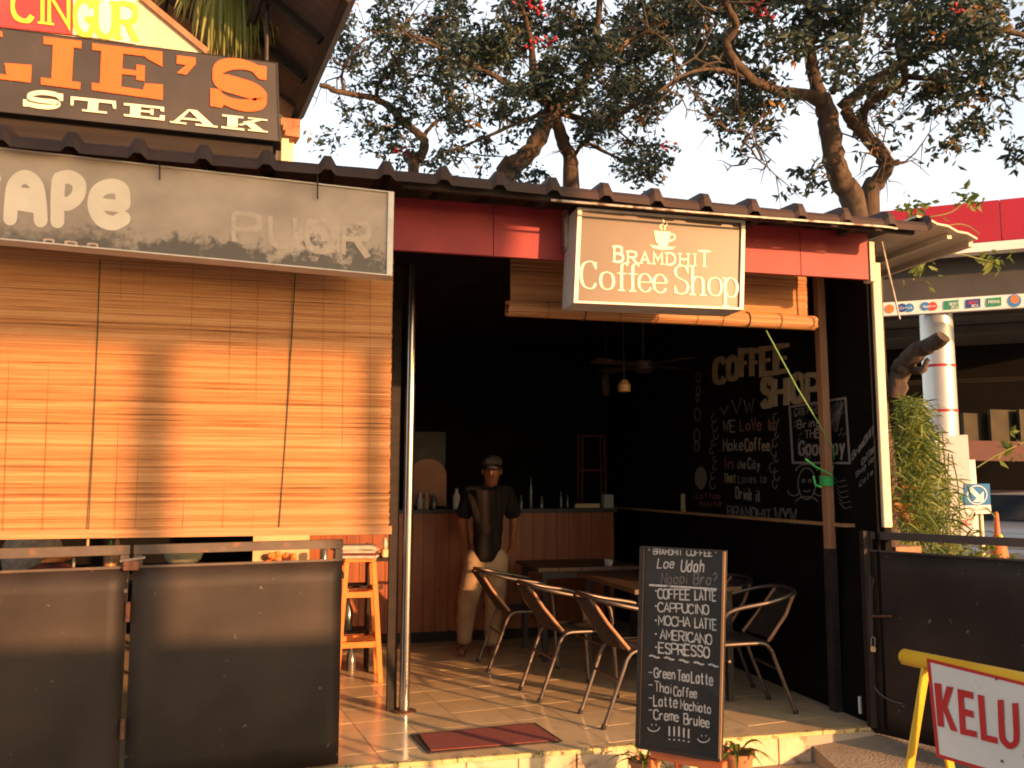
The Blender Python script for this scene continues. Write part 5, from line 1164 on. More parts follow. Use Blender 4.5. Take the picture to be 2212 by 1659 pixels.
for s_, pm, in (('l', body['pml']), ('r', body['pmr'])):
    sg = 1 if s_ == 'l' else -1
    for k in range(4):
        dx = (k-1.5)*.017; l1 = (.036, .042, .040, .032)[k]
        a_, b_, c_ = 'f%s%d0' % (s_, k), 'f%s%d1' % (s_, k), 'f%s%d2' % (s_, k)
        body[a_] = (pm[0]+sg*.004, pm[1]+dx, pm[2]-.03, .0085); body[b_] = (pm[0]+sg*.010, pm[1]+dx*1.1, pm[2]-.03-l1, .008); body[c_] = (pm[0]+sg*.028, pm[1]+dx*1.1, pm[2]-.03-l1*1.75, .0065)
        ed_ += [('pm'+s_, a_), (a_, b_), (b_, c_)]
    body['t%s0' % s_] = (pm[0]+sg*.012, pm[1]-.035, pm[2]+.005, .010); body['t%s1' % s_] = (pm[0]+sg*.022, pm[1]-.045, pm[2]-.035, .008); ed_ += [('pm'+s_, 't%s0' % s_), ('t%s0' % s_, 't%s1' % s_)]
bo_ = grow('body', body, ed_, 'pel', 'skin', pe)
# face relief
def loc_build(m, nm, mt_, par, **k):
    o = m.build(nm, mt_, None, **k); o.parent = par; return o
loc_build(B().ell((.062, -.176, 1.508), (.012, .020, .024), n=10, m=8), 'nose', 'skin', bo_, smooth=True)
loc_build(B().ell((.062, -.162, 1.472), (.024, .010, .007), n=10, m=6), 'mouth', 'darkred', bo_, smooth=True)
for sx in (-1, 1):
    loc_build(B().ell((.063+sx*.026, -.162, 1.535), (.009, .005, .003), n=10, m=6), 'eye', 'hair', bo_, smooth=True)
    loc_build(B().ell((.065+sx*.078, -.075, 1.522), (.010, .020, .032), n=10, m=8), 'ear', 'skin', bo_, smooth=True)
loc_build(B().ell((.068, -.062, 1.562), (.079, .092, .07)), 'hair', 'hair', pe, smooth=True)
cp = loc_build(B().ell((.069, -.072, 1.597), (.086, .099, .062)), 'cap', 'cap', pe, smooth=True)
m = B(); vs = []
for i in range(9):
    a = math.pi*(1.12+.76*i/8); 
    for r_, dz in ((.078, 0), (.165, -.034)): vs.append((.069+r_*math.cos(a)*(1 if r_ < .1 else .62), -.078+r_*math.sin(a)*1.05, 1.586+dz-.004*abs(i-4)))
m.add(vs, [(2*i, 2*i+1, 2*i+3, 2*i+2) for i in range(8)]); o = loc_build(m, 'brim', 'hair', cp, smooth=True); o.modifiers.new('t', 'SOLIDIFY').thickness = .006
sh2 = {'b0': (.02, 0, .74, (.165, .13)), 'b': (.02, 0, .84, (.17, .135)), 'w': (.03, 0, 1.0, (.17, .13)), 'c': (.035, 0, 1.2, (.195, .14)), 'n': (.042, -.005, 1.34, (.15, .11)), 'n2': (.046, -.012, 1.40, (.085, .08)), 'l': (-.11, 0, 1.33, .092), 'le': (-.165, .018, 1.19, .078), 'le2': (-.182, .026, 1.12, .074), 'r': (.19, 0, 1.33, .092), 're': (.24, .018, 1.19, .078), 're2': (.252, .026, 1.12, .074)}
grow('shirt', sh2, [('b0', 'b'), ('b', 'w'), ('w', 'c'), ('c', 'n'), ('n', 'n2'), ('n', 'l'), ('l', 'le'), ('le', 'le2'), ('n', 'r'), ('r', 're'), ('re', 're2')], 'c', 'shirt', pe)
tr2 = {'w': (.02, 0, .92, (.18, .135)), 'p': (.02, 0, .78, (.19, .145)), 'l': (-.068, 0, .70, .125), 'lk': (-.135, -.01, .45, .092), 'lc': (-.155, .03, .27, .078), 'la': (-.17, .06, .07, .068), 'r': (.098, 0, .70, .125), 'rk': (.095, -.05, .45, .092), 'rc': (.08, -.04, .27, .078), 'ra': (.06, -.02, .07, .068)}
to_ = grow('trousers', tr2, [('w', 'p'), ('p', 'l'), ('l', 'lk'), ('lk', 'lc'), ('lc', 'la'), ('p', 'r'), ('r', 'rk'), ('rk', 'rc'), ('rc', 'ra')], 'p', 'khaki', pe)
from mathutils import noise
for v in to_.data.vertices:
    q_ = v.co; v.co += v.normal*(.010*noise.noise(Vector((q_.x*9, q_.y*9, q_.z*22)))+.005*noise.noise(q_*30))
for (hx_, hy, tx_, ty_) in ((-.17, .08, -.187, -.08), (.06, .01, .087, -.16)):
    m = {'h': (hx_, hy, .043, .043), 'm': ((hx_+tx_)/2, (hy+ty_)/2, .043, .044), 't': (tx_, ty_, .033, .034)}
    grow('shoe', m, [('h', 'm'), ('m', 't')], 'h', 'shoe', pe, 2)

# ================================================================== TREES
def leafcloud(g, specs, size, aspect=.42, droop=.35):
    """specs: (centre Vector, radii Vector, n) -> one mesh of leaf blades (4 triangles each)"""
    V = []; F = []; k = 0
    for c, r, n in specs:
        nt_ = max(1, n//9)
        for _ in range(nt_):
            while True:
                d = np.array([g.uniform(-1, 1) for _ in range(3)])
                if (d**2).sum() < 1: break
            p0 = Vector((c.x+d[0]*r.x, c.y+d[1]*r.y, c.z+d[2]*r.z)); tw_ = Vector((g.gauss(0, 1), g.gauss(0, 1), g.gauss(-.2, .7))).normalized(); L = size*g.uniform(2, 4)
            for q in range(9):
                p = p0+tw_*L*(q/9-.5)+Vector((g.gauss(0, .2), g.gauss(0, .2), g.gauss(0, .2)))*size
                a = g.uniform(0, 6.283); ax = (Vector((math.cos(a), math.sin(a), -droop+g.gauss(0, .5)))+tw_*.5).normalized()
                sd = ax.cross(Vector((g.gauss(0, 1), g.gauss(0, 1), g.gauss(0, 1)))).normalized(); nn_ = ax.cross(sd); s = size*g.uniform(.45, 1.4); wv = s*aspect*.5
                V += [p, p+ax*s*.45+sd*wv+nn_*wv*.35, p+ax*s, p+ax*s*.45-sd*wv+nn_*wv*.35, p+ax*s*.5]
                F += [(k, k+1, k+4), (k+1, k+2, k+4), (k+2, k+3, k+4), (k+3, k, k+4)]; k += 5
    m = MB(); m.v = V; m.f = F; return m
def mkleaves(m, name, mt_, parent):
    me = bpy.data.meshes.new(name); o_ = ORG[parent.name]; me.from_pydata([v-o_ for v in m.v], [], m.f); me.materials.append(M[mt_]); me.update()
    o = bpy.data.objects.new(name, me); C.objects.link(o); o.parent = parent; o['kind'] = 'stuff'; return o
def tree(label, base, limbs, Y, clouds, leafsize, seed, flowers=(), groupn='trees behind the shop'):
    """limbs: list of (px polyline [(x,y,dY)], r0, r1) in photo pixels at depth Y"""
    o = thing('tree', label, 'tree', base, groupn); g = random.Random(seed)
    tips = []
    for i, (pl, r0, r1) in enumerate(limbs):
        pts = [PY(x, y, Y+dy) if z is None else Vector((PY(x, 1000, Y+dy).x, Y+dy, z)) for x, y, dy, z in [(q+(None,) if len(q) == 3 else q) for q in pl]]
        sp = smoothpts(pts, 5); n_ = len(sp)
        sp = [p+Vector((g.gauss(0, 1), g.gauss(0, 1), g.gauss(0, 1)))*r0*.07 for p in sp]
        B().tube(sp, [(r0+(r1-r0)*(k/(n_-1))**.8)*g.uniform(.93, 1.08) for k in range(n_)], 12).build('trunk' if i == 0 else 'limb', 'bark', o, smooth=True)
        tips.append(sp)
    # twigs: many thin forks from the limbs, joined
    tw = B()
    for sp in tips[1:]:
        for _ in range(7):
            p = sp[g.randrange(len(sp)//3, len(sp))]
            if p.z < 3.9: continue
            d = Vector((g.gauss(0, 1), g.gauss(0, .8), g.gauss(.25, .8))).normalized(); L = g.uniform(.25, .7)
            q = [p]; 
            for s_ in range(5): d = (d+Vector((g.gauss(0, .3), g.gauss(0, .3), g.gauss(0, .3)))).normalized(); q.append(q[-1]+d*L/5)
            tw.tube(q, [.011, .009, .008, .006, .005, .003], 5)
            for _ in range(2):
                k = g.randrange(2, 5); d2 = (d+Vector((g.gauss(0, .7), g.gauss(0, .7), g.gauss(0, .7)))).normalized(); tw.tube([q[k], q[k]+d2*L*.25, q[k]+d2*L*.5+Vector((0, 0, -.03))], [.006, .004, .002], 4)
    tw.build('twigs', 'bark', o, kind='stuff')
    sa = []; sb_ = []
    for (px, py, rx, ry, dy, rd_, n) in clouds:
        c = PY(px, py, Y+dy); D = (c-CAM).dot(fw); r = Vector((rx*D/FPX, rd_, ry*D/FPX))
        (sa if g.random() < .5 else sb_).append((c, r, n))
    if sa: mkleaves(leafcloud(g, sa, leafsize), 'foliage', 'leaf', o)
    if sb_: mkleaves(leafcloud(g, sb_, leafsize), 'foliage', 'leafdark', o)
    m = leafcloud(g, [(c, r, max(9, n//260)) for c, r, n in sa+sb_], leafsize); mkleaves(m, 'yellow_leaves', 'leafyel', o)
    for (px, py, dy) in flowers:
        c = PY(px, py, Y+dy); m = B()
        for k in range(9):
            p = c+Vector((g.gauss(0, .05), g.gauss(0, .04), g.gauss(0, .04))); m.ell(p, (.022, .016, .018), k, .3, 6, 5)
        m.build('flower_cluster', 'petal', o, smooth=False, kind='stuff')
    return o
def scat(g, boxes, dY, rd_, dens):
    out = []
    for (x0, y0, x1, y1, f) in boxes:
        A_ = (x1-x0)*(y1-y0); n = max(1, int(A_/3600))
        for _ in range(n): out.append((g.uniform(x0, x1), g.uniform(y0, y1), g.uniform(28, 52), g.uniform(20, 38), g.uniform(*dY), rd_, int(dens*f*3600/60*.60)))
    return out
g = random.Random(21)
YM = 10.2
# middle tree (two stems from one root behind the shop)
midb = Vector((PY(1165, 1000, YM).x, YM, 0))
tree('broad tree with two crossing stems behind the middle of the roof', midb,
 [([(1150, 1000, 0, .0), (1110, 620, 0, 2.4), (1097, 400, 0), (1108, 365, 0), (1150, 320, 0), (1178, 270, 0), (1200, 225, 0)], .15, .095),
  ([(1165, 1000, .2, .0), (1225, 620, .2, 2.4), (1232, 405, .2), (1233, 350, .2), (1215, 300, .1), (1200, 262, 0), (1185, 232, 0), (1160, 200, -.1), (1152, 150, -.3)], .13, .05),
  ([(1200, 228, 0), (1250, 195, -.2), (1270, 150, -.4), (1290, 60, -.8), (1300, -60, -1)], .075, .03),
  ([(1152, 165, -.3), (1145, 80, -.5), (1120, 0, -.8), (1100, -60, -1)], .05, .02),
  ([(1200, 240, 0), (1300, 262, -.4), (1400, 210, -.9), (1470, 170, -1.2), (1560, 140, -1.5)], .045, .015),
  ([(1236, 345, .2), (1262, 310, 0), (1300, 325, -.2), (1345, 345, -.3), (1380, 350, -.4)], .03, .012),
  ([(1240, 300, .2), (1275, 262, .2), (1330, 280, .3), (1380, 320, .3)], .026, .01),
  ([(1185, 240, 0), (1120, 265, -.3), (1040, 300, -.5), (960, 330, -.6)], .035, .01),
  ([(1160, 210, -.1), (1060, 160, -.5), (960, 110, -.8), (880, 70, -1)], .04, .012),
  ([(1270, 150, -.4), (1360, 90, -.7), (1450, 40, -1)], .035, .012)],
 YM, scat(g, [(980, -60, 1500, 130, 1.05), (1180, 60, 1500, 260, 1.0), (880, 60, 1180, 200, .8), (930, 200, 1180, 300, .55), (1000, 290, 1100, 360, .5), (1240, 240, 1420, 380, .6), (1330, 330, 1420, 400, .6), (1130, 350, 1210, 395, .8), (1250, 160, 1500, 250, .6)], (-1.3, .8), .5, 9), .085, 31,
 [(1162, 15, -1), (1142, 8, -1), (1184, 92, -1), (1445, 315, -.5), (1152, 92, -.6)])
# left tree
lb = Vector((PY(880, 1000, YM+.3).x, YM+.3, 0))
tree('slender tree leaning left above the eave beside the dark gable', lb,
 [([(880, 1000, 0, 0.), (890, 620, 0, 2.4), (893, 380, 0), (905, 345, 0), (918, 310, 0), (900, 285, 0), (868, 262, 0), (845, 232, -.1), (800, 210, -.3), (740, 200, -.5), (690, 182, -.6)], .085, .028),
  ([(915, 320, 0), (918, 290, 0), (945, 262, .1), (990, 240, .2), (1040, 225, .3)], .035, .01),
  ([(812, 215, -.3), (820, 180, -.4), (848, 150, -.5), (868, 100, -.6), (880, 30, -.8)], .028, .012),
  ([(745, 200, -.5), (738, 165, -.5), (752, 130, -.6), (790, 80, -.7)], .022, .01)],
 YM+.3, scat(g, [(700, 0, 1000, 110, .95), (690, 110, 880, 190, .55), (840, 120, 1010, 260, .7), (760, 255, 900, 360, .7), (910, 330, 1000, 385, .6), (690, 185, 800, 245, .3), (700, 280, 770, 300, .3)], (-1, .8), .45, 9), .08, 33, [(865, 330, 0)])
# right tree, nearer
YR = 7.0
rb = Vector((PY(1905, 1000, YR+.2).x, YR+.2, 0))
tree('big forked tree with smooth brown limbs rising right behind the coffee shop', rb,
 [([(1925, 1000, .3, 0.), (1900, 620, .2, 2.2), (1848, 455, .1), (1820, 400, .1), (1800, 330, 0), (1788, 250, 0), (1775, 215, 0)], .125, .085),
  ([(1925, 1000, .4, 0.05), (1905, 620, .4, 2.2), (1880, 445, .3), (1895, 400, .3), (1915, 352, .2), (1890, 318, .2), (1865, 290, .1), (1840, 262, 0), (1825, 235, 0)], .10, .055),
  ([(1942, 350, .18), (1925, 353, .2), (1912, 356, .2)], .030, .034),
  ([(1868, 292, .1), (1862, 255, .1), (1885, 215, 0), (1930, 190, -.1), (1955, 165, -.2), (1940, 90, -.4), (1960, 40, -.6), (1990, -60, -.8)], .055, .025),
  ([(1815, 235, 0), (1850, 205, -.1), (1900, 165, -.3), (1990, 120, -.5), (2060, 75, -.7), (2140, 60, -.9), (2260, 90, -1)], .06, .02),
  ([(1785, 240, 0), (1765, 190, 0), (1752, 130, -.1), (1748, 60, -.3), (1752, -80, -.5)], .075, .045),
  ([(1780, 225, 0), (1740, 205, -.1), (1690, 198, -.2), (1630, 175, -.4), (1585, 130, -.6), (1568, 95, -.7), (1590, 55, -.8), (1565, 0, -1), (1560, -60, -1.1)], .06, .024),
  ([(1960, 165, -.2), (2010, 170, -.4), (2080, 175, -.7), (2170, 150, -1)], .03, .012),
  ([(1800, 200, .3), (1820, 130, .4), (1860, 60, .5), (1870, -40, .6)], .03, .015),
  ([(1630, 175, -.4), (1560, 150, -.6), (1480, 160, -.8), (1420, 200, -1)], .022, .008),
  ([(1640, 190, -.4), (1650, 240, -.4), (1620, 290, -.5), (1600, 330, -.5), (1660, 350, -.5)], .012, .004),
  ([(1940, 700, -.3, None) if False else (1930, 860, .0), (1945, 800, -.05), (1975, 765, -.2), (2010, 745, -.35), (2040, 727, -.5)], .10, .065),
  ([(1955, 790, -.05), (1990, 800, -.25), (2005, 775, -.3)], .05, .02)],
 YR, scat(g, [(1480, -60, 2260, 70, 1.0), (1500, 60, 1760, 190, .75), (1780, 60, 1900, 200, .6), (1960, 60, 2230, 130, .8), (1990, 150, 2212, 240, .8), (1500, 180, 1650, 290, .7), (1540, 280, 1680, 320, .4), (1660, 210, 1740, 260, .4), (1600, 370, 1740, 400, .45), (2030, 230, 2100, 330, .55), (2110, 240, 2212, 320, .6), (1860, 215, 1960, 290, .25)], (-1.2, .5), .35, 8), .085, 35, [(1640, 15, -.8), (1405, 405, -.3) if False else (2070, 30, -.8)])
# creeper of pale leaves over the flap / in front of the station
cr_ = thing('climbing_twig', 'thin leafy twig arching over the grey roof flap towards the red canopy', 'twig', PY(1990, 560, 5.6))
for pl_ in ([(1985, 585), (2010, 560), (2060, 548), (2120, 560), (2150, 568)], [(1975, 530), (2020, 500), (2060, 485), (2090, 488), (2115, 505)], [(2000, 470), (2050, 460), (2080, 440), (2100, 425)], [(2212, 955), (2150, 985), (2110, 1010)]):
    B().tube(smoothpts([PY(x, y, 5.5) for x, y in pl_], 5), .0045, 5).build('stem', 'strap', cr_)
mkleaves(leafcloud(random.Random(3), [(PY(2150, 560, 5.5), Vector((.07, .05, .06)), 27), (PY(2085, 425, 5.5), Vector((.12, .05, .06)), 36), (PY(1990, 450, 5.5), Vector((.15, .05, .04)), 36), (PY(1985, 583, 5.5), Vector((.12, .1, .03)), 27), (PY(2190, 960, 5.5), Vector((.10, .04, .03)), 18), (PY(2050, 500, 5.5), Vector((.1, .05, .04)), 9)], .085, .5), 'leaves', 'bush', cr_)

# ================================================================== BUSH at the right
bsh = thing('bamboo_bush', 'feathery yellow-green bush growing behind the open right gate', 'bush', Vector((PY(2000, 1100, 5.9).x, 5.9, 0))); g = random.Random(5)
for mt_, n in (('bush', 1900), ('bushdark', 1500)):
    V = []; F = []; k = 0
    for _ in range(n):
        py = 1210-g.random()**.8*345; tt = (py-865)/345; half = 24+60*min(1, tt*1.3)*(1-.15*max(0, tt-.8)*5); cx_ = 1965+48*min(1, tt*1.1)
        p = PY(max(1925, cx_+g.gauss(0, .5)*half), py, 5.9+g.uniform(-.4, .35)); a = g.uniform(0, 6.283)
        ax = Vector((math.cos(a)+.35, math.sin(a)*.7, g.uniform(-1.0, .7))).normalized(); sd = ax.cross(Vector((g.gauss(0, 1), g.gauss(0, 1), g.gauss(0, 1)))).normalized(); s = g.uniform(.07, .15); wv = s*.055
        dr_ = Vector((0, 0, -s*.25)); V += [p, p+ax*s*.4+sd*wv, p+ax*s*.4-sd*wv, p+ax*s*.8+sd*wv*.7+dr_*.5, p+ax*s*.8-sd*wv*.7+dr_*.5, p+ax*s*1.05+dr_]; F += [(k, k+1, k+2), (k+1, k+3, k+4, k+2), (k+3, k+5, k+4)]; k += 6
    m = MB(); m.v = V; m.f = F; mkleaves(m, 'leaves', mt_, bsh)
for k in range(14):
    x_ = 1950+k*9; B().tube(smoothpts([Vector((PY(x_, 1200, 5.9).x, 5.9+g.uniform(-.2, .2), .02)), PY(x_+g.uniform(-10, 10), 1100, 5.9), PY(x_+g.uniform(-30, 20), 960+g.uniform(-40, 90), 5.9)], 4), .006, 5).build('stem', 'strap', bsh)
mkleaves(leafcloud(g, [(PY(1945, 1090, 5.7), Vector((.06, .1, .3)), 45)], .09, .5), 'dry_leaves', 'leafyel', bsh)
fb = thing('flower_plant', 'small yellow flowers beside the thin white sign pole', 'flowers', Vector((PY(2130, 1170, 5.4).x, 5.4, 0)))
mkleaves(leafcloud(g, [(Vector((PY(2120, 1190, 5.4).x, 5.4, 1.05)), Vector((.2, .1, .12)), 160)], .07, .5), 'leaves', 'bush', fb)
for (px, py) in ((2103, 1168), (2133, 1170), (2160, 1160), (2163, 1172)): B().ell(PY(px, py, 5.35), (.022, .02, .018), 2, .25, 8, 6).build('flower', 'yellow', fb, smooth=True)
o = B().mm((PY(1935, 1180, 5.2).x, 5.2, .0), (PY(1990, 1180, 5.2).x, 5.3, 1.17)).build('brick_pillar', 'brick', org=(PY(1960, 1180, 5.2).x, 5.25, 0)); tag(o, 'low reddish brick pillar seen through the slot of the right gate', 'pillar')

# ================================================================== PETROL STATION
sd_ = Vector((0, 0, 0))
def SP(px, py, D0=14.0, off=0):        # on the station's front plane
    D = D0*(2212+4000)/(px+4000)
    return PD(px, py, D)
st = thing('station_canopy', 'petrol station canopy with red fascia, white lip and dark soffit', 'canopy', SP(2050, 1200))
a1 = SP(1700, 476); a2 = SP(2900, 374); fd = (a2-a1); fd.z = 0; fd.normalize(); bk = Vector((-fd.y, fd.x, 0)); bk = bk if bk.y > 0 else -bk
zt_ = SP(2100, 437).z; zm = SP(2100, 535).z-.22; zb_ = zm
zr0 = SP(2130, 524).z; zw = SP(2130, 545).z
A_ = Vector((a1.x, a1.y, 0)); B_ = Vector((a2.x, a2.y, 0)); U_ = Vector((0, 0, 1))
nseg = 7
for k in range(nseg):
    p = A_.lerp(B_, k/nseg)+fd*.006; q = A_.lerp(B_, (k+1)/nseg)-fd*.006
    B().prism([p+U_*zr0, q+U_*zr0, q+U_*zt_, p+U_*zt_], bk*.15).build('fascia_panel', 'sred', st)
B().prism([A_+U_*zw, B_+U_*zw, B_+U_*(zr0-.01), A_+U_*(zr0-.01)], bk*.25).build('white_lip', 'swhite', st)
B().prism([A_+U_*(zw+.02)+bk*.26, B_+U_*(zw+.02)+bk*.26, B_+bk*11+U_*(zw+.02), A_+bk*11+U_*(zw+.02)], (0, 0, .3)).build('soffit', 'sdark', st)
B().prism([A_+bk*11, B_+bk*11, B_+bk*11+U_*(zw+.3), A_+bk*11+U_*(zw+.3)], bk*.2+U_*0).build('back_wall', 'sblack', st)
for t in (2.5, 5, 7.5): B().beam(A_+bk*t+U_*(zw-.1), B_+bk*t+U_*(zw-.1), .2, .2).build('soffit_beam', 'sdark', st)
# card band
cbn = thing('card_logo_band', 'white band of payment card logos under the red canopy', 'sign', SP(2060, 665))
zl0 = SP(2060, 679).z; zl1 = SP(2060, 650).z
pj = plane3(A_+bk*-.1, B_+bk*-.1, A_+bk*-.1+U_)
p0 = pj(1800, 680); p1 = pj(2600, 620); zl1 = pj(2060, 644).z; zl0 = pj(2060, 673).z
p0 = Vector((p0.x, p0.y, 0)); p1 = Vector((p1.x, p1.y, 0))
B().prism([p0+U_*zl0, p1+U_*zl0, p1+U_*zl1, p0+U_*zl1], bk*.1).build('board', 'swhite', cbn)
B().prism([p0+bk*.6+U_*(zl1-.12), p1+bk*.6+U_*(zl1-.12), p1+bk*.6+U_*(zw+.1), p0+bk*.6+U_*(zw+.1)], bk*.08).build('soffit_drop', 'sdark', st)
def lc(px): return (px, 675.5-(px-1922)*.065)
def disc(px, r, m_, dx=0, h=.01, dy=0):
    cx_, cy_ = lc(px); bm = B(); pxpoly(bm, [(cx_+dx+r*math.cos(a), cy_-8.5+dy+r*math.sin(a)) for a in np.linspace(0, 6.283, 21)[:-1]], pj, h); bm.build('logo', m_, cbn)
def ltext(txt, px, wdt, hh, m_, h=.02, dy=0):
    cx_, cy_ = lc(px); bm = B(); pxtext(bm, txt, (cx_-wdt/2, cy_-6+dy+hh*.2), (cx_+wdt/2, cy_-6+dy+hh*.2-wdt*.09), hh, hh, pj, wd=.16, h=h); bm.build('logo_text', m_, cbn)
disc(1922, 9.5, 'orangelogo')
for px, c1_, c2_, tx_ in ((1957, 'bluedark', 'bluelogo', 'Cirrus'), (2007, 'bluelogo', 'redlogo', 'Maestro')):
    disc(px, 9.5, c1_, -8); disc(px, 9.5, c2_, 8, .012); ltext(tx_, px, 26, 5, 'white')
def rect(px, w_, hh, m_, h=.01):
    cx_, cy_ = lc(px); s_ = w_/2; bm = B(); pxpoly(bm, [(cx_-s_, cy_-8.5+hh/2+s_*.09), (cx_+s_, cy_-8.5+hh/2-s_*.09), (cx_+s_, cy_-8.5-hh/2-s_*.09), (cx_-s_, cy_-8.5-hh/2+s_*.09)], pj, h); bm.build('logo', m_, cbn)
rect(2055, 32, 19, 'greenlogo'); ltext('DEBIT', 2060, 20, 5, 'white', dy=-2); ltext('BCA', 2062, 14, 5, 'white', dy=5)
rect(2102, 32, 19, 'bluedark'); ltext('DEBIT', 2102, 20, 5, 'redlogo', dy=-2); ltext('BCA', 2106, 14, 5, 'white', dy=5)
rect(2147, 32, 19, 'greenlogo'); ltext('PRIMA', 2147, 24, 6, 'white')
disc(2192, 14, 'bluelogo', 0, .01); disc(2192, 9, 'orangelogo', 0, .012, -3); disc(2230, 10, 'redlogo')
# column
cc_ = pj(2046, 900); cl_ = thing('canopy_column', 'round satin metal column with red rings under the station canopy', 'column', Vector((cc_.x, cc_.y, 0))+bk*.9)
cb_ = Vector((cc_.x, cc_.y, 0))+bk*.9; rr = 34/FPX*(cb_-CAM).dot(fw)
B().tube([cb_, cb_+U_*(zl1+.25)], rr, 28).build('shaft', 'column', cl_, smooth=True)
for py in (785, 885):
    z_ = CAM.z+(ray(2046, py)*((cb_-CAM).dot(fw)/FPX)).z; B().tube([cb_+U_*(z_-.025), cb_+U_*(z_+.02)], rr*1.02, 28).build('ring', 'sred', cl_, smooth=True)
# yellow/dark posters and red band beyond
for k, (px, py, w_, h_) in enumerate(((2110, 930, .8, .75), (2175, 925, 1.0, .8), (2230, 925, .8, .8))):
    c = PD(px, py, 19.5); o = B().box(c, (w_, .08, h_), rz=.1).build('station_window', 'sgold', st)
c = PD(2190, 975, 19); B().box(c, (3.4, .1, .42), rz=.1).build('red_band', 'sdred', st)
B().beam(PD(1950, 828, 18), PD(2300, 815, 18), .08, .10).build('pipe_rail', 'sblack', st)
# white banner with green letters, leaning
bq = [(2042, 940), (2090, 940), (2108, 1138), (2048, 1138)]
bnn = thing('station_banner', 'tall white banner with vertical green letters beside the column', 'banner', PD(2070, 1140, 9.5))
TLb, TRb, BRb, BLb = PD(2020, 942, 9.6), PD(2090, 939, 9.5), PD(2106, 1172, 9.5), PD(2030, 1172, 9.6)
pj = plane3(TLb, TRb, BLb)
B().prism([TLb, TRb, BRb, BLb], -(TRb-TLb).cross(BLb-TLb).normalized()*.01 if True else 0).build('cloth', 'white', bnn)
bm = B()
for ch, px, py in (('E', 2082, 975), ('T', 2083, 1000), ('I', 2084, 1018), ('S', 2086, 1042), ('B', 2088, 1085)):
    pxtext(bm, ch, (0, 0), (15, 0), 14, 14, lambda x, y, h=0, px=px, py=py: pj(px+y, py-x, h+.004), wd=.2)
bm.build('lettering', 'greenlogo', bnn)
bm = B(); pxtext(bm, 'WC', (2070, 1135), (2098, 1133), 11, 11, pj, wd=.22, h=.004); bm.build('lettering', 'redlogo', bnn)
TLb, TRb, BRb, BLb = PD(2088, 994, 9.9), PD(2106, 993, 9.9), PD(2120, 1175, 9.9), PD(2098, 1175, 9.9)
o = B().prism([TLb, TRb, BRb, BLb], Vector((0, .04, 0))).build('side_panel', 'yellowpale', bnn)
# blue arrow sign
ar_ = thing('arrow_sign', 'blue square road sign with white arrow pointing down right on a thin pole', 'road sign', PD(2118, 1200, 8.0))
T4 = [PD(2083, 1046, 8), PD(2139, 1045, 8), PD(2142, 1110, 8), PD(2086, 1110, 8)]; pj = plane3(T4[0], T4[1], T4[3]); nb_ = (T4[1]-T4[0]).cross(T4[3]-T4[0]).normalized(); nb_ = nb_ if nb_.dot(CAM-T4[0]) > 0 else -nb_
B().prism([pj(2083, 1046), pj(2138, 1045), pj(2140, 1090), pj(2084, 1092)], -nb_*.02).build('blue_plate', 'blue', ar_)
B().prism([pj(2084, 1092.5), pj(2140, 1090.5), pj(2142, 1109), pj(2087, 1111)], -nb_*.02).build('white_plate', 'white', ar_)
bm = B(); ribbon(bm, [(2111+21*math.cos(a), 1069+20*math.sin(a)) for a in np.linspace(0, 6.283, 25)], lambda t, i: 1.8, pj, .002)
pxpoly(bm, [(2095, 1061), (2101, 1054), (2117, 1070), (2111, 1077)], pj, .003); pxpoly(bm, [(2125, 1061), (2125, 1084), (2102, 1084)], pj, .0034); bm.build('arrow', 'white', ar_)
bm = B(); pxtext(bm, 'KELUAR', (2095, 1104), (2134, 1102), 5, 5, pj, wd=.15, h=.002); bm.build('lettering', 'redlogo', ar_)
pz = PD(2118, 1110, 8.06); B().tube([Vector((pz.x, pz.y, 0)), pz], .022, 10).build('pole', 'whitepost', ar_, smooth=True)
# parked car and motorbike shapes deep in the station
def car(c, rz, label, body_m):
    o = thing('parked_car', label, 'car', c, None, rz)
    def lb(m, nm, mt_, **k): ob = m.build(nm, mt_, None, **k); ob.parent = o; return ob
    prof_ = [(-2.1, .35), (-2.15, .7), (-2.0, .95), (-1.6, 1.05), (-1.2, 1.42), (.4, 1.45), (1.1, 1.0), (1.9, .88), (2.1, .6), (2.1, .35)]
    lb(B().prism([(x_, -.8, z_) for x_, z_ in prof_], (0, 1.6, 0)), 'body', body_m, bevel=.06)
    for s_ in (-1, 1):
        lb(B().prism([(x_, s_*.812, z_) for x_, z_ in [(-1.35, 1.05), (-1.1, 1.34), (-.35, 1.36), (-.35, 1.05)]], (0, -s_*.02, 0)), 'window', 'carglass')
        lb(B().prism([(x_, s_*.812, z_) for x_, z_ in [(-.27, 1.05), (-.27, 1.36), (.35, 1.36), (.85, 1.05)]], (0, -s_*.02, 0)), 'window', 'carglass')
        for xx in (-1.3, 1.3): lb(B().lathe((xx, s_*.72, .33), [(.32, -.1), (.33, 0), (.32, .1)], 20, axis=(0, 1, 0)), 'wheel', 'rubber', smooth=True)
        lb(B().mm((-2.19, s_*.74-.12*s_, .68), (-2.1, s_*.76, .9)), 'tail_light', 'tail')
    lb(B().prism([(-1.66, -.66, 1.06), (-1.66, .66, 1.06), (-1.27, .6, 1.40), (-1.27, -.6, 1.40)], (-.02, 0, .02)), 'rear_window', 'carglass')
    return o
c = PD(2235, 1190, 12.5); car(Vector((c.x+1.2, c.y+.6, 0)), R(20), 'silver car parked under the canopy with its red tail light showing', 'carwhite')
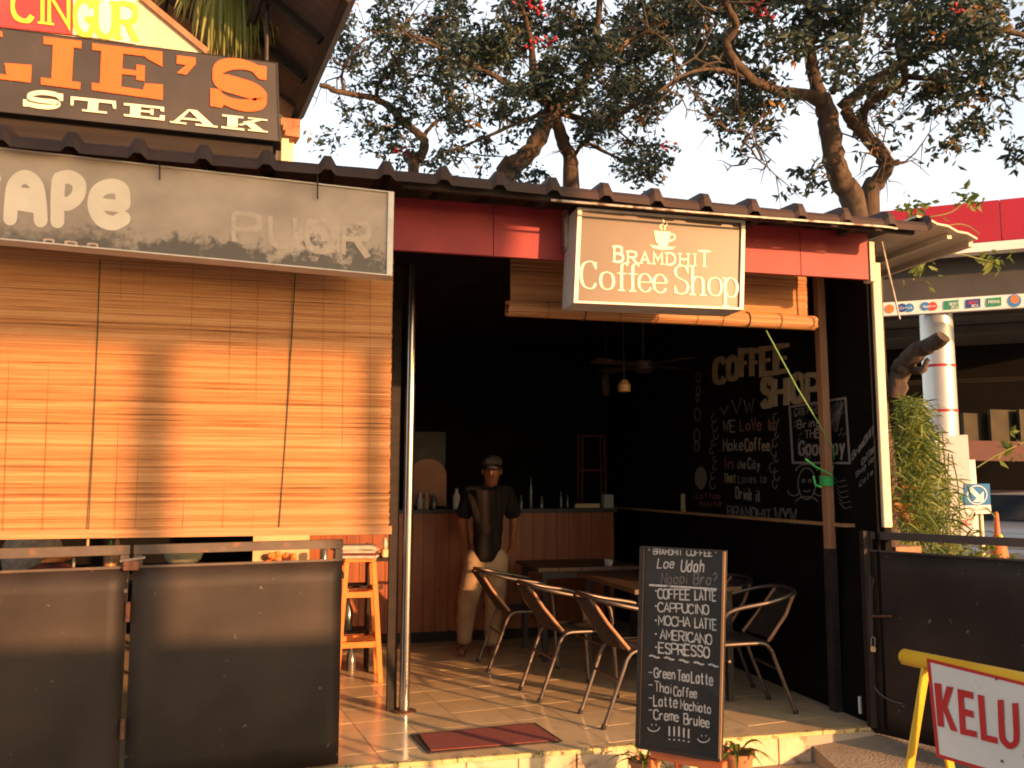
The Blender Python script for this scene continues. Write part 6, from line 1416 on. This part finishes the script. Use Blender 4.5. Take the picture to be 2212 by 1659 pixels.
c = PD(2165, 1190, 16.5); car(Vector((c.x, c.y, 0)), R(65), 'dark car parked deeper under the canopy', 'darkmetal')
c = PD(2154, 1150, 9.0); cn = thing('fire_cone', 'orange cone with a thin neck behind the gate at the station', 'cone', Vector((c.x, c.y, 0)))
zt2 = PD(2154, 1106, 9.0).z; B().lathe(Vector((c.x, c.y, .001)), [(.16, 0), (.13, .7), (.10, zt2-.5), (.07, zt2-.28), (.03, zt2-.22), (.022, zt2-.02), (.012, zt2)], 16).build('shell', 'cone', cn, smooth=True)

# ================================================================== ADDED OUT OF VIEW (behind the camera): shapes set to cast the shade on the left
def up_sun(p, t):  # a point t metres (horizontally) towards the sun
    return p+SUN*(t/math.cos(SUN_EL))
hb = thing('added_shade_board', 'wide billboard on two posts added out of view to shade the left', 'shade_board', (5, -4, 0)); t = 9.5
pA = up_sun(PY(-420, 742, bY), t); pB = up_sun(PY(1118, 735, bY), t)
zlo = up_sun(PY(600, 752, bY), t).z; zhi = up_sun(PY(600, 330, 4.5), t).z-.06
B().prism([Vector((pA.x, pA.y, zlo)), Vector((pB.x-.30, pB.y, zlo)), Vector((pB.x-.12, pB.y, zlo+.55)), Vector((pB.x-.05, pB.y, zhi)), Vector((pA.x, pA.y, zhi))], (0, -.12, 0)).build('board', 'stone', hb)  # unseen board, outline set so its shadow falls on sign and blind
for px, wd in ((356, .125), (833, .07)):
    q_ = up_sun(PY(px, 1000, bY), t); B().mm((q_.x-wd/2, q_.y-.16, 0), (q_.x+wd/2, q_.y-.04, zlo)).build('post', 'stone', hb)
t = 7.0; q0 = up_sun(PY(-500, 1362, 4.4), t); q1 = up_sun(PY(742, 1362, gR.y), t)+Vector((.22, 0, 0)); zz = up_sun(PY(600, 1360, 4.6), t).z
o = B().mm((q0.x, q0.y-.2, 0), (q1.x, q0.y, zz)).build('added_shade_wall', 'stone', org=(q1.x-1, q0.y, 0)); tag(o, 'plain plastered wall added out of view to shade the left gates', 'wall')  # unseen wall, sized so its shadow covers the lower gates
